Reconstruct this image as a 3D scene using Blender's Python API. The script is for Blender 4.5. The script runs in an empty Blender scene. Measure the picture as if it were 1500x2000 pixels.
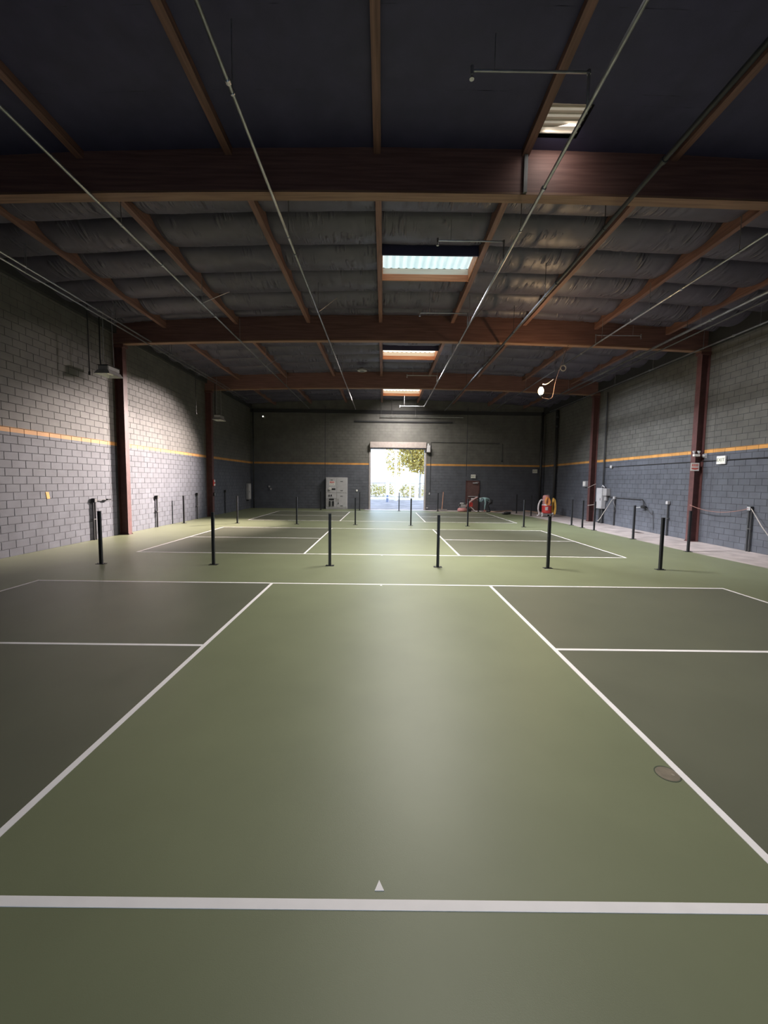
import bpy, math, random
from mathutils import Vector, Matrix, noise
random.seed(7)
scene = bpy.context.scene
COL = scene.collection

# ------------------------------------------------------------------ camera
FPX, CH, PITCH, YAW, ROLL = 801.591, 2.02806, 0.0757, -0.00209, 0.01245
f_ = Vector((0, math.cos(PITCH), -math.sin(PITCH)))
u_ = Vector((0, math.sin(PITCH), math.cos(PITCH)))
r_ = Vector((1, 0, 0))
MY = Matrix.Rotation(YAW, 3, 'Z')
f_, u_, r_ = MY @ f_, MY @ u_, MY @ r_
CR = r_ * math.cos(ROLL) + u_ * math.sin(ROLL)
CU = -r_ * math.sin(ROLL) + u_ * math.cos(ROLL)
CF = f_
CPOS = Vector((0, 0, CH))
cam = bpy.data.cameras.new('camera')
cam.sensor_fit = 'VERTICAL'
cam.sensor_height = 24.0
cam.lens = FPX / 2000 * 24.0
cam.clip_end = 500
camo = bpy.data.objects.new('camera', cam)
COL.objects.link(camo)
m4 = Matrix((CR, CU, -CF)).transposed().to_4x4()
m4.translation = CPOS
camo.matrix_world = m4
scene.camera = camo

# ------------------------------------------------------------------ world, sun, exposure
scene.view_settings.view_transform = 'Standard'
scene.view_settings.look = 'None'
scene.view_settings.gamma = 1
scene.view_settings.use_curve_mapping = False
scene.view_settings.exposure = 0.0
w = bpy.data.worlds.new('sky')
scene.world = w
w.use_nodes = True
bg = w.node_tree.nodes['Background']
bg.inputs[0].default_value = (0.56, 0.74, 1.0, 1)
bg.inputs[1].default_value = 4.0
sun = bpy.data.lights.new('sun', 'SUN')
sun.energy = 3.5
sun.angle = 0.01
sun.color = (1, 0.9, 0.72)
suno = bpy.data.objects.new('sun', sun)
COL.objects.link(suno)
suno.rotation_euler = Vector((-0.90, 0.25, -0.36)).to_track_quat('-Z', 'Y').to_euler()


def area(name, loc, direction, sx, sy, power, color, spread=180):
    l = bpy.data.lights.new(name, 'AREA')
    l.shape = 'RECTANGLE'
    l.size, l.size_y = sx, sy
    l.energy = power
    l.color = color
    l.spread = math.radians(spread)
    o = bpy.data.objects.new(name, l)
    COL.objects.link(o)
    o.location = loc
    o.rotation_euler = Vector(direction).to_track_quat('-Z', 'Y').to_euler()
    return o


def strip_lobe(name, loc, direction, power, color, spread):
    return area(name, loc, direction, 1.0, 0.24, power, color, spread)


# daylight entering by the skylights (diffuse) and sun scattered on by their sheeting
DAY = (1.0, 0.96, 0.90)
area('skylight_daylight', (1.06, 3.73, 7.16), (0.16, 0.15, -1), 2.1, 1.0, 160, DAY, 122)
area('skylight_daylight', (1.06, 11.0, 7.13), (0.14, 0, -1), 2.1, 1.0, 600, DAY, 126)
area('skylight_daylight', (1.06, 18.3, 7.43), (0, 0, -1), 2.1, 1.0, 540, DAY, 142)
area('skylight_daylight', (1.06, 25.6, 7.35), (0, 0.15, -1), 2.1, 1.0, 420, DAY, 150)
area('skylight_daylight', (2.72, 6.80, 7.53), (0.2, 1.0, -0.8), 0.5, 0.3, 3.5, DAY, 150)
# low sun scattered on by the ribbed sheeting towards the left wall, then fill lobes added to brighten the right and far walls
strip_lobe('skylight_sun_scatter', (0.7, 25.6, 7.33), (-10.1, -9.7, -6.5), 760, (1, 0.85, 0.79), 38)
strip_lobe('skylight_sun_scatter', (0.7, 18.3, 7.33), (-10.1, -5.5, -5.8), 60, (1, 0.86, 0.82), 46)
strip_lobe('wall_fill_lobe', (1.4, 18.3, 7.33), (9.9, 0.5, -7.4), 330, (0.88, 0.92, 1), 66)
strip_lobe('wall_fill_lobe', (1.4, 11.0, 7.33), (9.9, 2.0, -7.2), 220, (0.92, 0.94, 1), 66)
strip_lobe('wall_fill_lobe', (1.0, 25.6, 7.33), (0, 3.5, -2.4), 60, (1, 0.93, 0.88), 80)
portal2 = area('opening_portal', (0.5, -7.3, 1.8), (0, 1, 0), 6.4, 3.6, 1, (1, 1, 1))  # sky portal of an unseen front opening, added to light the near ceiling
portal2.data.cycles.is_portal = True
portal = area('opening_portal', (0.85, 29.5, 2.1), (0, -1, 0), 3.6, 4.2, 1, (1, 1, 1))
portal.data.cycles.is_portal = True


# ------------------------------------------------------------------ pixel -> place
def ray(px, py):
    return CF + CR * ((px - 750) / FPX) + CU * ((1000 - py) / FPX)


def at_x(px, py, X):
    d = ray(px, py); return CPOS + d * (X / d.x)


def at_y(px, py, Y):
    d = ray(px, py); return CPOS + d * (Y / d.y)


def at_z(px, py, Z=0.0):
    d = ray(px, py); return CPOS + d * ((Z - CH) / d.z)


def project(v):
    d = v - CPOS
    z = d.dot(CF)
    return 750 + FPX * d.dot(CR) / z, 1000 - FPX * d.dot(CU) / z


# ------------------------------------------------------------------ materials
MATS = {}


def mat(name, col, rough=0.6, metal=0.0, vary=0.12, scale=6.0, bump=0.0, bscale=60.0, emit=0.0, spec=0.5, ecol=None):
    if name in MATS: return MATS[name]
    m = bpy.data.materials.new(name)
    m.use_nodes = True
    nt = m.node_tree
    b = nt.nodes['Principled BSDF']
    b.inputs['Roughness'].default_value = rough
    b.inputs['Metallic'].default_value = metal
    b.inputs['Specular IOR Level'].default_value = spec
    tc = nt.nodes.new('ShaderNodeNewGeometry')
    n = nt.nodes.new('ShaderNodeTexNoise')
    n.inputs['Scale'].default_value = scale
    n.inputs['Detail'].default_value = 4
    nt.links.new(tc.outputs['Position'], n.inputs['Vector'])
    r = nt.nodes.new('ShaderNodeValToRGB')
    r.color_ramp.elements[0].position = 0.3
    r.color_ramp.elements[1].position = 0.7
    r.color_ramp.elements[0].color = tuple(c * (1 - vary) for c in col) + (1,)
    r.color_ramp.elements[1].color = tuple(min(1, c * (1 + vary)) for c in col) + (1,)
    nt.links.new(n.outputs['Fac'], r.inputs['Fac'])
    nt.links.new(r.outputs['Color'], b.inputs['Base Color'])
    if bump:
        n2 = nt.nodes.new('ShaderNodeTexNoise')
        n2.inputs['Scale'].default_value = bscale
        nt.links.new(tc.outputs['Position'], n2.inputs['Vector'])
        bp = nt.nodes.new('ShaderNodeBump')
        bp.inputs['Strength'].default_value = bump
        bp.inputs['Distance'].default_value = 0.01
        nt.links.new(n2.outputs['Fac'], bp.inputs['Height'])
        nt.links.new(bp.outputs['Normal'], b.inputs['Normal'])
    if emit:
        b.inputs['Emission Color'].default_value = tuple(ecol or col) + (1,)
        b.inputs['Emission Strength'].default_value = emit
    MATS[name] = m
    return m


def wood(name, c0, c1, axis):
    """timber with grain running along one axis"""
    m = mat(name, c0, 0.62)
    nt = m.node_tree
    b = nt.nodes['Principled BSDF']
    tc = nt.nodes.new('ShaderNodeNewGeometry')
    mp = nt.nodes.new('ShaderNodeMapping')
    sc = [14.0, 14.0, 14.0]; sc[axis] = 0.7
    mp.inputs['Scale'].default_value = sc
    n = nt.nodes.new('ShaderNodeTexNoise')
    n.inputs['Scale'].default_value = 1.6; n.inputs['Detail'].default_value = 6
    r = nt.nodes.new('ShaderNodeValToRGB')
    r.color_ramp.elements[0].position = 0.35; r.color_ramp.elements[1].position = 0.68
    r.color_ramp.elements[0].color = c0 + (1,); r.color_ramp.elements[1].color = c1 + (1,)
    nt.links.new(tc.outputs['Position'], mp.inputs['Vector'])
    nt.links.new(mp.outputs['Vector'], n.inputs['Vector'])
    nt.links.new(n.outputs['Fac'], r.inputs['Fac'])
    nt.links.new(r.outputs['Color'], b.inputs['Base Color'])
    return m


STRIPE0, STRIPE1 = 3.135, 3.265


def wall_paint(name, low, high, stripe):
    """two tone masonry paint with an ochre band where the tones meet"""
    m = bpy.data.materials.new(name); m.use_nodes = True
    nt = m.node_tree; b = nt.nodes['Principled BSDF']
    b.inputs['Roughness'].default_value = 0.55
    g = nt.nodes.new('ShaderNodeNewGeometry')
    s = nt.nodes.new('ShaderNodeSeparateXYZ')
    nt.links.new(g.outputs['Position'], s.inputs[0])
    n = nt.nodes.new('ShaderNodeTexNoise'); n.inputs['Scale'].default_value = 2.2; n.inputs['Detail'].default_value = 8
    nt.links.new(g.outputs['Position'], n.inputs['Vector'])
    def mixc(a, bcol, fac):
        mx = nt.nodes.new('ShaderNodeMix'); mx.data_type = 'RGBA'
        for sock, v in ((mx.inputs[6], a), (mx.inputs[7], bcol)):
            if isinstance(v, tuple): sock.default_value = v + (1,)
            else: nt.links.new(v, sock)
        if isinstance(fac, float): mx.inputs[0].default_value = fac
        else: nt.links.new(fac, mx.inputs[0])
        return mx.outputs[2]
    def gt(v):
        q = nt.nodes.new('ShaderNodeMath'); q.operation = 'GREATER_THAN'
        nt.links.new(s.outputs['Z'], q.inputs[0]); q.inputs[1].default_value = v
        return q.outputs[0]
    mott = nt.nodes.new('ShaderNodeMapRange'); mott.inputs[1].default_value = .3; mott.inputs[2].default_value = .7
    mott.inputs[3].default_value = 0.82; mott.inputs[4].default_value = 1.18
    nt.links.new(n.outputs['Fac'], mott.inputs[0])
    c = mixc(low, stripe, gt(STRIPE0))
    c = mixc(c, high, gt(STRIPE1))
    mm = nt.nodes.new('ShaderNodeVectorMath'); mm.operation = 'SCALE'
    nt.links.new(c, mm.inputs[0]); nt.links.new(mott.outputs[0], mm.inputs['Scale'])
    nt.links.new(mm.outputs[0], b.inputs['Base Color'])
    n2 = nt.nodes.new('ShaderNodeTexNoise'); n2.inputs['Scale'].default_value = 70; n2.inputs['Detail'].default_value = 5
    nt.links.new(g.outputs['Position'], n2.inputs['Vector'])
    bp = nt.nodes.new('ShaderNodeBump'); bp.inputs['Strength'].default_value = 0.45; bp.inputs['Distance'].default_value = 0.008
    nt.links.new(n2.outputs['Fac'], bp.inputs['Height']); nt.links.new(bp.outputs['Normal'], b.inputs['Normal'])
    MATS[name] = m
    return m


M_WALL = wall_paint('masonry_paint', (0.088, 0.093, 0.110), (0.112, 0.108, 0.096), (0.56, 0.27, 0.07))
M_JOINT = mat('mortar_paint', (0.045, 0.046, 0.052), 0.8)
M_GREEN = mat('green_court_coating', (0.176, 0.192, 0.112), 0.45, vary=0.06, scale=1.2, bump=0.06, bscale=220, spec=0.5)
M_OLIVE = mat('olive_service_coating', (0.120, 0.124, 0.086), 0.45, vary=0.06, scale=1.4, bump=0.06, bscale=220, spec=0.5)
M_LINE = mat('white_line_paint', (0.88, 0.84, 0.85), 0.55, vary=0.03)
M_CONC = mat('bare_concrete', (0.40, 0.345, 0.33), 0.7, vary=0.22, scale=2.4, bump=0.2, bscale=30)
M_BEAM = wood('glulam_timber', (0.14, 0.066, 0.056), (0.22, 0.112, 0.092), 0)
M_LAM = wood('lamination_timber', (0.19, 0.10, 0.062), (0.30, 0.17, 0.11), 0)
M_PURL = wood('purlin_timber', (0.14, 0.068, 0.052), (0.25, 0.126, 0.098), 1)
M_HEAD = wood('header_timber', (0.50, 0.17, 0.07), (0.72, 0.33, 0.17), 0)
M_CURB = wood('pale_curb_timber', (0.80, 0.68, 0.56), (0.90, 0.80, 0.70), 0)
M_FAB = mat('black_insulation_facing', (0.074, 0.067, 0.099), 0.46, vary=0.15, scale=3, spec=0.5)


def folds(m):
    """fine diagonal tension folds of the hung facing, as relief"""
    nt = m.node_tree; b = nt.nodes['Principled BSDF']
    tc = nt.nodes.new('ShaderNodeTexCoord')
    outs = []
    for ang, sc in ((0.55, 2.6), (-0.6, 2.2)):
        mp = nt.nodes.new('ShaderNodeMapping'); mp.inputs['Rotation'].default_value = (0, 0, ang)
        mp.inputs['Scale'].default_value = (sc * 5, sc * .8, 1)
        mp.inputs['Location'].default_value = (ang * 3, 1.7, 0)
        nt.links.new(tc.outputs['Object'], mp.inputs['Vector'])
        n = nt.nodes.new('ShaderNodeTexNoise'); n.inputs['Scale'].default_value = 1.0; n.inputs['Detail'].default_value = 1.5
        nt.links.new(mp.outputs['Vector'], n.inputs['Vector'])
        mr = nt.nodes.new('ShaderNodeMapRange'); mr.inputs[1].default_value = .48; mr.inputs[2].default_value = .72
        nt.links.new(n.outputs['Fac'], mr.inputs[0]); outs.append(mr.outputs[0])
    mk = nt.nodes.new('ShaderNodeTexNoise'); mk.inputs['Scale'].default_value = 1.1
    nt.links.new(tc.outputs['Object'], mk.inputs['Vector'])
    mx = nt.nodes.new('ShaderNodeMix'); nt.links.new(outs[0], mx.inputs[2]); nt.links.new(outs[1], mx.inputs[3])
    k = nt.nodes.new('ShaderNodeMapRange'); k.inputs[1].default_value = .46; k.inputs[2].default_value = .54
    nt.links.new(mk.outputs['Fac'], k.inputs[0]); nt.links.new(k.outputs[0], mx.inputs[0])
    bp = nt.nodes.new('ShaderNodeBump'); bp.inputs['Strength'].default_value = 1.0; bp.inputs['Distance'].default_value = 0.045
    mk2 = nt.nodes.new('ShaderNodeTexNoise'); mk2.inputs['Scale'].default_value = 1.7
    mp2 = nt.nodes.new('ShaderNodeMapping'); mp2.inputs['Location'].default_value = (9, 4, 0)
    oi = nt.nodes.new('ShaderNodeObjectInfo'); ad = nt.nodes.new('ShaderNodeVectorMath'); ad.operation = 'MULTIPLY_ADD'
    nt.links.new(oi.outputs['Random'], ad.inputs[0]); ad.inputs[1].default_value = (17, 23, 5); nt.links.new(tc.outputs['Object'], ad.inputs[2])
    nt.links.new(ad.outputs[0], mp2.inputs['Vector']); nt.links.new(mp2.outputs['Vector'], mk2.inputs['Vector'])
    k2 = nt.nodes.new('ShaderNodeMapRange'); k2.inputs[1].default_value = .50; k2.inputs[2].default_value = .66
    nt.links.new(mk2.outputs['Fac'], k2.inputs[0])
    mu = nt.nodes.new('ShaderNodeMath'); mu.operation = 'MULTIPLY'
    nt.links.new(mx.outputs[0], mu.inputs[0]); nt.links.new(k2.outputs[0], mu.inputs[1])
    nt.links.new(mu.outputs[0], bp.inputs['Height']); nt.links.new(bp.outputs['Normal'], b.inputs['Normal'])


folds(M_FAB)
M_FAB0 = mat('taut_insulation_facing', (0.060, 0.056, 0.112), 0.6, vary=0.12, scale=3, spec=0.3)
M_DECK = mat('roof_deck', (0.03, 0.03, 0.033), 0.9)
M_STEEL = mat('brown_column_paint', (0.105, 0.042, 0.038), 0.5, vary=0.2)
M_PIPE = mat('galvanised_pipe', (0.38, 0.38, 0.39), 0.30, metal=0.8, vary=0.2)
M_DPIPE = mat('dark_painted_pipe', (0.035, 0.035, 0.037), 0.5)
M_POST = mat('black_powder_coat', (0.012, 0.012, 0.014), 0.42, vary=0.1)
M_BLACK = mat('black_plastic', (0.015, 0.015, 0.016), 0.5)
M_GREY = mat('grey_enamel', (0.33, 0.32, 0.32), 0.5, vary=0.08)
M_LGREY = mat('light_grey_enamel', (0.46, 0.45, 0.46), 0.45, vary=0.06)
M_WHITE = mat('white_plastic', (0.78, 0.76, 0.72), 0.5, vary=0.04)
M_RED = mat('red_paint', (0.60, 0.055, 0.05), 0.45)
M_PINK = mat('faded_red_paint', (0.58, 0.26, 0.25), 0.5)
M_YEL = mat('yellow_cord', (0.72, 0.43, 0.08), 0.55)
M_ORG = mat('orange_cord', (0.75, 0.30, 0.08), 0.55)
M_ROPE = mat('pale_rope', (0.42, 0.38, 0.34), 0.8)
M_HOSE = mat('white_hose', (0.72, 0.66, 0.66), 0.5)
M_DOOR = mat('brown_door_paint', (0.125, 0.068, 0.062), 0.5)
M_DGREY = mat('dark_grey_metal', (0.10, 0.10, 0.10), 0.5, metal=0.3)
M_SKY = mat('skylight_sheeting', (0.75, 0.86, 0.90), 0.5, vary=0.05, emit=0.86, ecol=(0.80, 0.97, 1.0))
nt_ = M_SKY.node_tree      # wave bands in the emitted glow stand in for daylight shading the ribs
g_ = nt_.nodes.new('ShaderNodeNewGeometry'); wv = nt_.nodes.new('ShaderNodeTexWave')
wv.inputs['Scale'].default_value = 1.6; wv.inputs['Distortion'].default_value = 1.5
cr_ = nt_.nodes.new('ShaderNodeValToRGB'); cr_.color_ramp.elements[0].color = (.48, .70, .78, 1); cr_.color_ramp.elements[1].color = (.80, .97, 1, 1)
nt_.links.new(g_.outputs['Position'], wv.inputs['Vector']); nt_.links.new(wv.outputs['Fac'], cr_.inputs['Fac'])
nt_.links.new(cr_.outputs['Color'], nt_.nodes['Principled BSDF'].inputs['Emission Color'])
M_SKY2 = mat('sunlit_skylight_sheeting', (0.85, 0.80, 0.70), 0.5, vary=0.05, emit=1.25, ecol=(1.0, 0.93, 0.78))
M_SKY3 = mat('dim_louvre_sheeting', (0.6, 0.55, 0.48), 0.5, vary=0.05, emit=0.22, ecol=(1.0, 0.90, 0.76))
M_BULB = mat('lit_bulb', (1, 0.8, 0.5), 0.4, emit=40, ecol=(1.0, 0.72, 0.38))
M_LAMPREF = mat('lamp_reflector', (0.62, 0.61, 0.58), 0.35, vary=0.05)
M_ORANGE = mat('orange_tag_paint', (0.75, 0.36, 0.09), 0.6)


# ------------------------------------------------------------------ mesh helpers
class MB:
    def __init__(s): s.v = []; s.f = []

    def add(s, vs, fs):
        o = len(s.v); s.v += [Vector(v) for v in vs]; s.f += [tuple(i + o for i in f) for f in fs]; return s

    def box(s, a, b):
        x0, y0, z0 = (min(a[i], b[i]) for i in range(3)); x1, y1, z1 = (max(a[i], b[i]) for i in range(3))
        return s.add([(x0, y0, z0), (x1, y0, z0), (x1, y1, z0), (x0, y1, z0), (x0, y0, z1), (x1, y0, z1), (x1, y1, z1), (x0, y1, z1)],
                     [(3, 2, 1, 0), (4, 5, 6, 7), (0, 1, 5, 4), (1, 2, 6, 5), (2, 3, 7, 6), (3, 0, 4, 7)])

    def cbox(s, c, d):
        return s.box([c[i] - d[i] / 2 for i in range(3)], [c[i] + d[i] / 2 for i in range(3)])

    def bevbox(s, c, d, b=0.01):
        """box with chamfered edges"""
        hx, hy, hz = (q / 2 for q in d); b = min(b, hx * .9, hy * .9, hz * .9)
        vs = []; idx = {}
        for sx in (-1, 1):
            for sy in (-1, 1):
                for sz in (-1, 1):
                    for k in range(3):
                        p = [sx * (hx - b), sy * (hy - b), sz * (hz - b)]
                        p[k] = (sx * hx, sy * hy, sz * hz)[k]
                        idx[(sx, sy, sz, k)] = len(vs); vs.append((p[0] + c[0], p[1] + c[1], p[2] + c[2]))
        fs = []
        for k in range(3):
            i, j = (k + 1) % 3, (k + 2) % 3
            for sg in (-1, 1):
                q = []
                for (a, bb) in ((-1, -1), (1, -1), (1, 1), (-1, 1)):
                    t = [0, 0, 0]; t[k] = sg; t[i] = a; t[j] = bb
                    q.append(idx[(t[0], t[1], t[2], k)])
                fs.append(tuple(q if sg > 0 else q[::-1]))
        for k in range(3):
            i, j = (k + 1) % 3, (k + 2) % 3
            for a in (-1, 1):
                for bb in (-1, 1):
                    def I(sk, kk):
                        t = [0, 0, 0]; t[k] = sk; t[i] = a; t[j] = bb
                        return idx[(t[0], t[1], t[2], kk)]
                    q = (I(-1, i), I(1, i), I(1, j), I(-1, j))
                    fs.append(q if a * bb < 0 else q[::-1])
        for sx in (-1, 1):
            for sy in (-1, 1):
                for sz in (-1, 1):
                    q = tuple(idx[(sx, sy, sz, k)] for k in range(3))
                    fs.append(q if sx * sy * sz > 0 else q[::-1])
        return s.add(vs, fs)

    def tube(s, pts, r, n=8, caps=True):
        pts = [Vector(p) for p in pts]
        rs = r if isinstance(r, (list, tuple)) else [r] * len(pts)
        rings = []
        prev = None
        for i, p in enumerate(pts):
            t = (pts[min(i + 1, len(pts) - 1)] - pts[max(i - 1, 0)]).normalized()
            if prev is None:
                a = Vector((0, 0, 1)) if abs(t.z) < .9 else Vector((1, 0, 0))
                u = t.cross(a).normalized()
            else:
                u = (prev - t * prev.dot(t)).normalized()
            prev = u
            v = t.cross(u)
            rings.append([p + (u * math.cos(2 * math.pi * k / n) + v * math.sin(2 * math.pi * k / n)) * rs[i] for k in range(n)])
        vs = [q for R in rings for q in R]
        fs = []
        for i in range(len(pts) - 1):
            for k in range(n):
                fs.append((i * n + k, i * n + (k + 1) % n, (i + 1) * n + (k + 1) % n, (i + 1) * n + k))
        if caps:
            fs.append(tuple(range(n))[::-1]); fs.append(tuple((len(pts) - 1) * n + k for k in range(n)))
        return s.add(vs, fs)

    def lathe(s, c, prof, n=16, axis='Z'):
        """prof: list of (radius, height) about a centre"""
        vs = []; fs = []
        for (r, h) in prof:
            for k in range(n):
                a = 2 * math.pi * k / n
                p = (r * math.cos(a), r * math.sin(a), h)
                if axis == 'X': p = (p[2], p[0], p[1])
                if axis == 'Y': p = (p[0], p[2], p[1])
                vs.append((c[0] + p[0], c[1] + p[1], c[2] + p[2]))
        for i in range(len(prof) - 1):
            for k in range(n):
                fs.append((i * n + k, i * n + (k + 1) % n, (i + 1) * n + (k + 1) % n, (i + 1) * n + k))
        fs.append(tuple(range(n))[::-1]); fs.append(tuple((len(prof) - 1) * n + k for k in range(n)))
        return s.add(vs, fs)

    def prism(s, poly, z0, z1):
        n = len(poly)
        vs = [(x, y, z0) for x, y in poly] + [(x, y, z1) for x, y in poly]
        fs = [tuple(range(n))[::-1], tuple(range(n, 2 * n))] + [(i, (i + 1) % n, n + (i + 1) % n, n + i) for i in range(n)]
        return s.add(vs, fs)

    def build(s, name, m, parent=None, smooth=False, origin=None):
        if parent is not None:
            o0 = WORLD[parent.name]
        elif origin is not None:
            o0 = Vector(origin)
        else:
            xs = [v.x for v in s.v]; ys = [v.y for v in s.v]; zs = [v.z for v in s.v]
            o0 = Vector(((min(xs) + max(xs)) / 2, (min(ys) + max(ys)) / 2, min(zs)))
        me = bpy.data.meshes.new(name)
        me.from_pydata([tuple(v - o0) for v in s.v], [], s.f)
        me.materials.append(m)
        if smooth:
            me.polygons.foreach_set('use_smooth', [True] * len(me.polygons))
        me.update()
        o = bpy.data.objects.new(name, me)
        COL.objects.link(o)
        if parent is not None:
            o.parent = parent
        else:
            o.location = o0
        WORLD[o.name] = o0
        return o


WORLD = {}


def tag(o, label=None, cat=None, group=None, kind=None):
    if label: o['label'] = label
    if cat: o['category'] = cat
    if group: o['group'] = group
    if kind: o['kind'] = kind
    return o


def thing(name, loc, label, cat, group=None, kind=None):
    o = bpy.data.objects.new(name, None)
    o.empty_display_size = 0.1
    COL.objects.link(o)
    o.location = loc
    WORLD[o.name] = Vector(loc)
    return tag(o, label, cat, group, kind)


def copy_thing(root, loc, label=None):
    r = root.copy(); COL.objects.link(r); r.location = loc
    WORLD[r.name] = Vector(loc)
    if label: r['label'] = label
    for ch in list(root.children):
        c = ch.copy(); COL.objects.link(c); c.parent = r
        for g in list(ch.children):
            d = g.copy(); COL.objects.link(d); d.parent = c
    return r


def text_mesh(name, body, size, m, parent, origin, xdir, updir, depth=0.002):
    """flat lettering as geometry, centred on origin, reading along xdir"""
    cu = bpy.data.curves.new(name, 'FONT')
    cu.body = body; cu.size = size; cu.align_x = 'CENTER'; cu.align_y = 'CENTER'; cu.extrude = depth
    cu.resolution_u = 3
    t = bpy.data.objects.new(name + '_tmp', cu); COL.objects.link(t)
    dg = bpy.context.evaluated_depsgraph_get(); dg.update()
    me = bpy.data.meshes.new_from_object(t.evaluated_get(dg))
    bpy.data.objects.remove(t); bpy.data.curves.remove(cu)
    xd = Vector(xdir).normalized(); ud = Vector(updir).normalized(); nd = xd.cross(ud)
    R = Matrix((xd, ud, nd)).transposed()
    o0 = WORLD[parent.name]
    for v in me.vertices: v.co = R @ v.co + Vector(origin) - o0
    me.materials.clear(); me.materials.append(m)
    o = bpy.data.objects.new(name, me); COL.objects.link(o); o.parent = parent
    WORLD[o.name] = o0
    return o


def arc(p0, p1, sag, n=10):
    p0, p1 = Vector(p0), Vector(p1)
    return [p0.lerp(p1, i / n) - Vector((0, 0, sag * 4 * (i / n) * (1 - i / n))) for i in range(n + 1)]


def smooth_path(pts, n=6):
    pts = [Vector(p) for p in pts]
    out = []
    for i in range(len(pts) - 1):
        a, b = pts[i], pts[i + 1]
        p = pts[i - 1] if i else a * 2 - b
        q = pts[i + 2] if i + 2 < len(pts) else b * 2 - a
        for k in range(n):
            t = k / n
            out.append(0.5 * ((2 * a) + (b - p) * t + (2 * p - 5 * a + 4 * b - q) * t * t + (3 * a - p - 3 * b + q) * t ** 3))
    out.append(pts[-1])
    return out


# ------------------------------------------------------------------ room dimensions
XL, XR, YB, YF = -9.38, 11.28, 29.12, -7.2
BEAMS = [7.37, 14.65, 21.93]
PX = [-0.17 + 2.47 * i for i in range(-3, 5)]
ROOFX = 0.95


def bow(x): return -0.0038 * (x - ROOFX) ** 2
def beam_z(x): return 6.85 - 0.0022 * (x - ROOFX) ** 2


COURTS = [1.815, 11.145, 20.407]
CXC = -0.022

# ------------------------------------------------------------------ floor
floor = MB().box((XL - .2, YF - .2, -0.2), (XR + .2, YB + .25, 0)).build('floor', M_CONC)
tag(floor, kind='structure')
poly = [(XL, YF), (9.45, YF), (9.45, 10), (9.27, 12.3), (9.22, 15), (9.16, 18), (9.15, 20), (8.95, 23), (8.8, 24.3), (8.5, 25.6),
        (8.0, 26.7), (7.2, 27.55), (6.0, 27.8), (3.2, 27.9), (3.0, 28.3), (-1.2, 28.35), (-1.4, YB), (XL, YB)]
coat = MB().prism(poly, -0.004, 0.004).build('court_coating', M_GREEN, floor)
tag(coat, 'green acrylic court coating')
LW = 0.0508
for ci, y0 in enumerate(COURTS):
    y1 = y0 + 6.096
    for s in (-1, 1):
        a, b = CXC + s * 2.134, CXC + s * 6.706
        for k in (0, 1):
            ya, yb = (y0, y0 + 3.048) if k == 0 else (y0 + 3.048, y1)
            MB().box((a, ya, 0.003), (b, yb, 0.0052)).build('service_area', M_OLIVE, coat)
        MB().box((a - LW / 2, y0, 0.004), (a + LW / 2, y1, 0.0066)).build('kitchen_line', M_LINE, coat)
        MB().box((a, y0 + 3.048 - LW / 2, 0.004), (b, y0 + 3.048 + LW / 2, 0.0065)).build('center_line', M_LINE, coat)
        MB().box((b - LW / 2, y0, 0.004), (b + LW / 2, y1, 0.0066)).build('baseline', M_LINE, coat)
    for yy in (y0, y1):
        MB().box((CXC - 6.706 - LW / 2, yy - LW / 2, 0.004), (CXC + 6.706 + LW / 2, yy + LW / 2, 0.0067)).build('sideline', M_LINE, coat)
# small white pointer that marks the net position, and the bare patch before it
tri = at_z(741, 1742); tip = at_z(740.5, 1721)
wtri = 0.0235
MB().prism([(tri.x - wtri, tri.y), (tri.x + wtri, tri.y), (tip.x, tip.y)], 0.004, 0.0068).build('net_mark', M_LINE, coat)
for ci in (1,):
    for yy in (COURTS[1] - 0.0, COURTS[0] + 6.096):
        MB().prism([(CXC - 0.025, yy - .10), (CXC + 0.025, yy - .10), (CXC, yy - .04)], 0.004, 0.0068).build('net_mark', M_LINE, coat)
# round floor plate near the right kitchen line
c = at_z(1303.5, 1512.5)
dr = thing('floor_cover', (c.x, c.y, 0.004), 'round tan recessed floor cover beside the right kitchen line of the nearest court', 'floor cover')
M_TAN = mat('tan_cover', (0.185, 0.155, 0.115), 0.6, vary=0.15, scale=18)
MB().lathe((c.x, c.y, 0.0), [(0.074, 0.0035), (0.078, 0.006), (0.082, 0.006), (0.083, 0.0035)], 28).build('rim', mat('dark_rim', (0.07, 0.08, 0.055), 0.6), dr)
MB().lathe((c.x, c.y, 0.0), [(0.073, 0.003), (0.073, 0.0052), (0.06, 0.0058)], 28).build('plate', M_TAN, dr)
MB().lathe((c.x + 0.03, c.y - 0.012, 0.0), [(0.012, 0.004), (0.012, 0.0068), (0.009, 0.0072)], 12).build('screw', mat('light_tan', (0.27, 0.23, 0.18), 0.5), dr)

# ------------------------------------------------------------------ walls
DOORX0, DOORX1, DOORZ = at_y(723, 950, YB).x, at_y(829, 950, YB).x, at_y(780, 876, YB).z
WTOP = 7.9
wl = MB().box((XL - .2, YF, 0), (XL, YB + .2, WTOP)).build('wall_left', M_JOINT); tag(wl, kind='structure')
wr = MB().box((XR, YF, 0), (XR + .2, YB + .2, WTOP)).build('wall_right', M_JOINT); tag(wr, kind='structure')
wb = MB().box((XL - .2, YB, 0), (DOORX0, YB + .2, WTOP)).box((DOORX1, YB, 0), (XR + .2, YB + .2, WTOP)).box((DOORX0, YB, DOORZ), (DOORX1, YB + .2, WTOP)).build('wall_back', M_WALL)
tag(wb, kind='structure')
wf = MB().box((XL - .2, YF - .2, 0), (-2.7, YF, WTOP)).box((3.7, YF - .2, 0), (XR + .2, YF, WTOP)).box((-2.7, YF - .2, 3.6), (3.7, YF, WTOP)).build('wall_front', M_WALL)  # unseen opening in this wall, added to let cool sky light in
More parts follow.
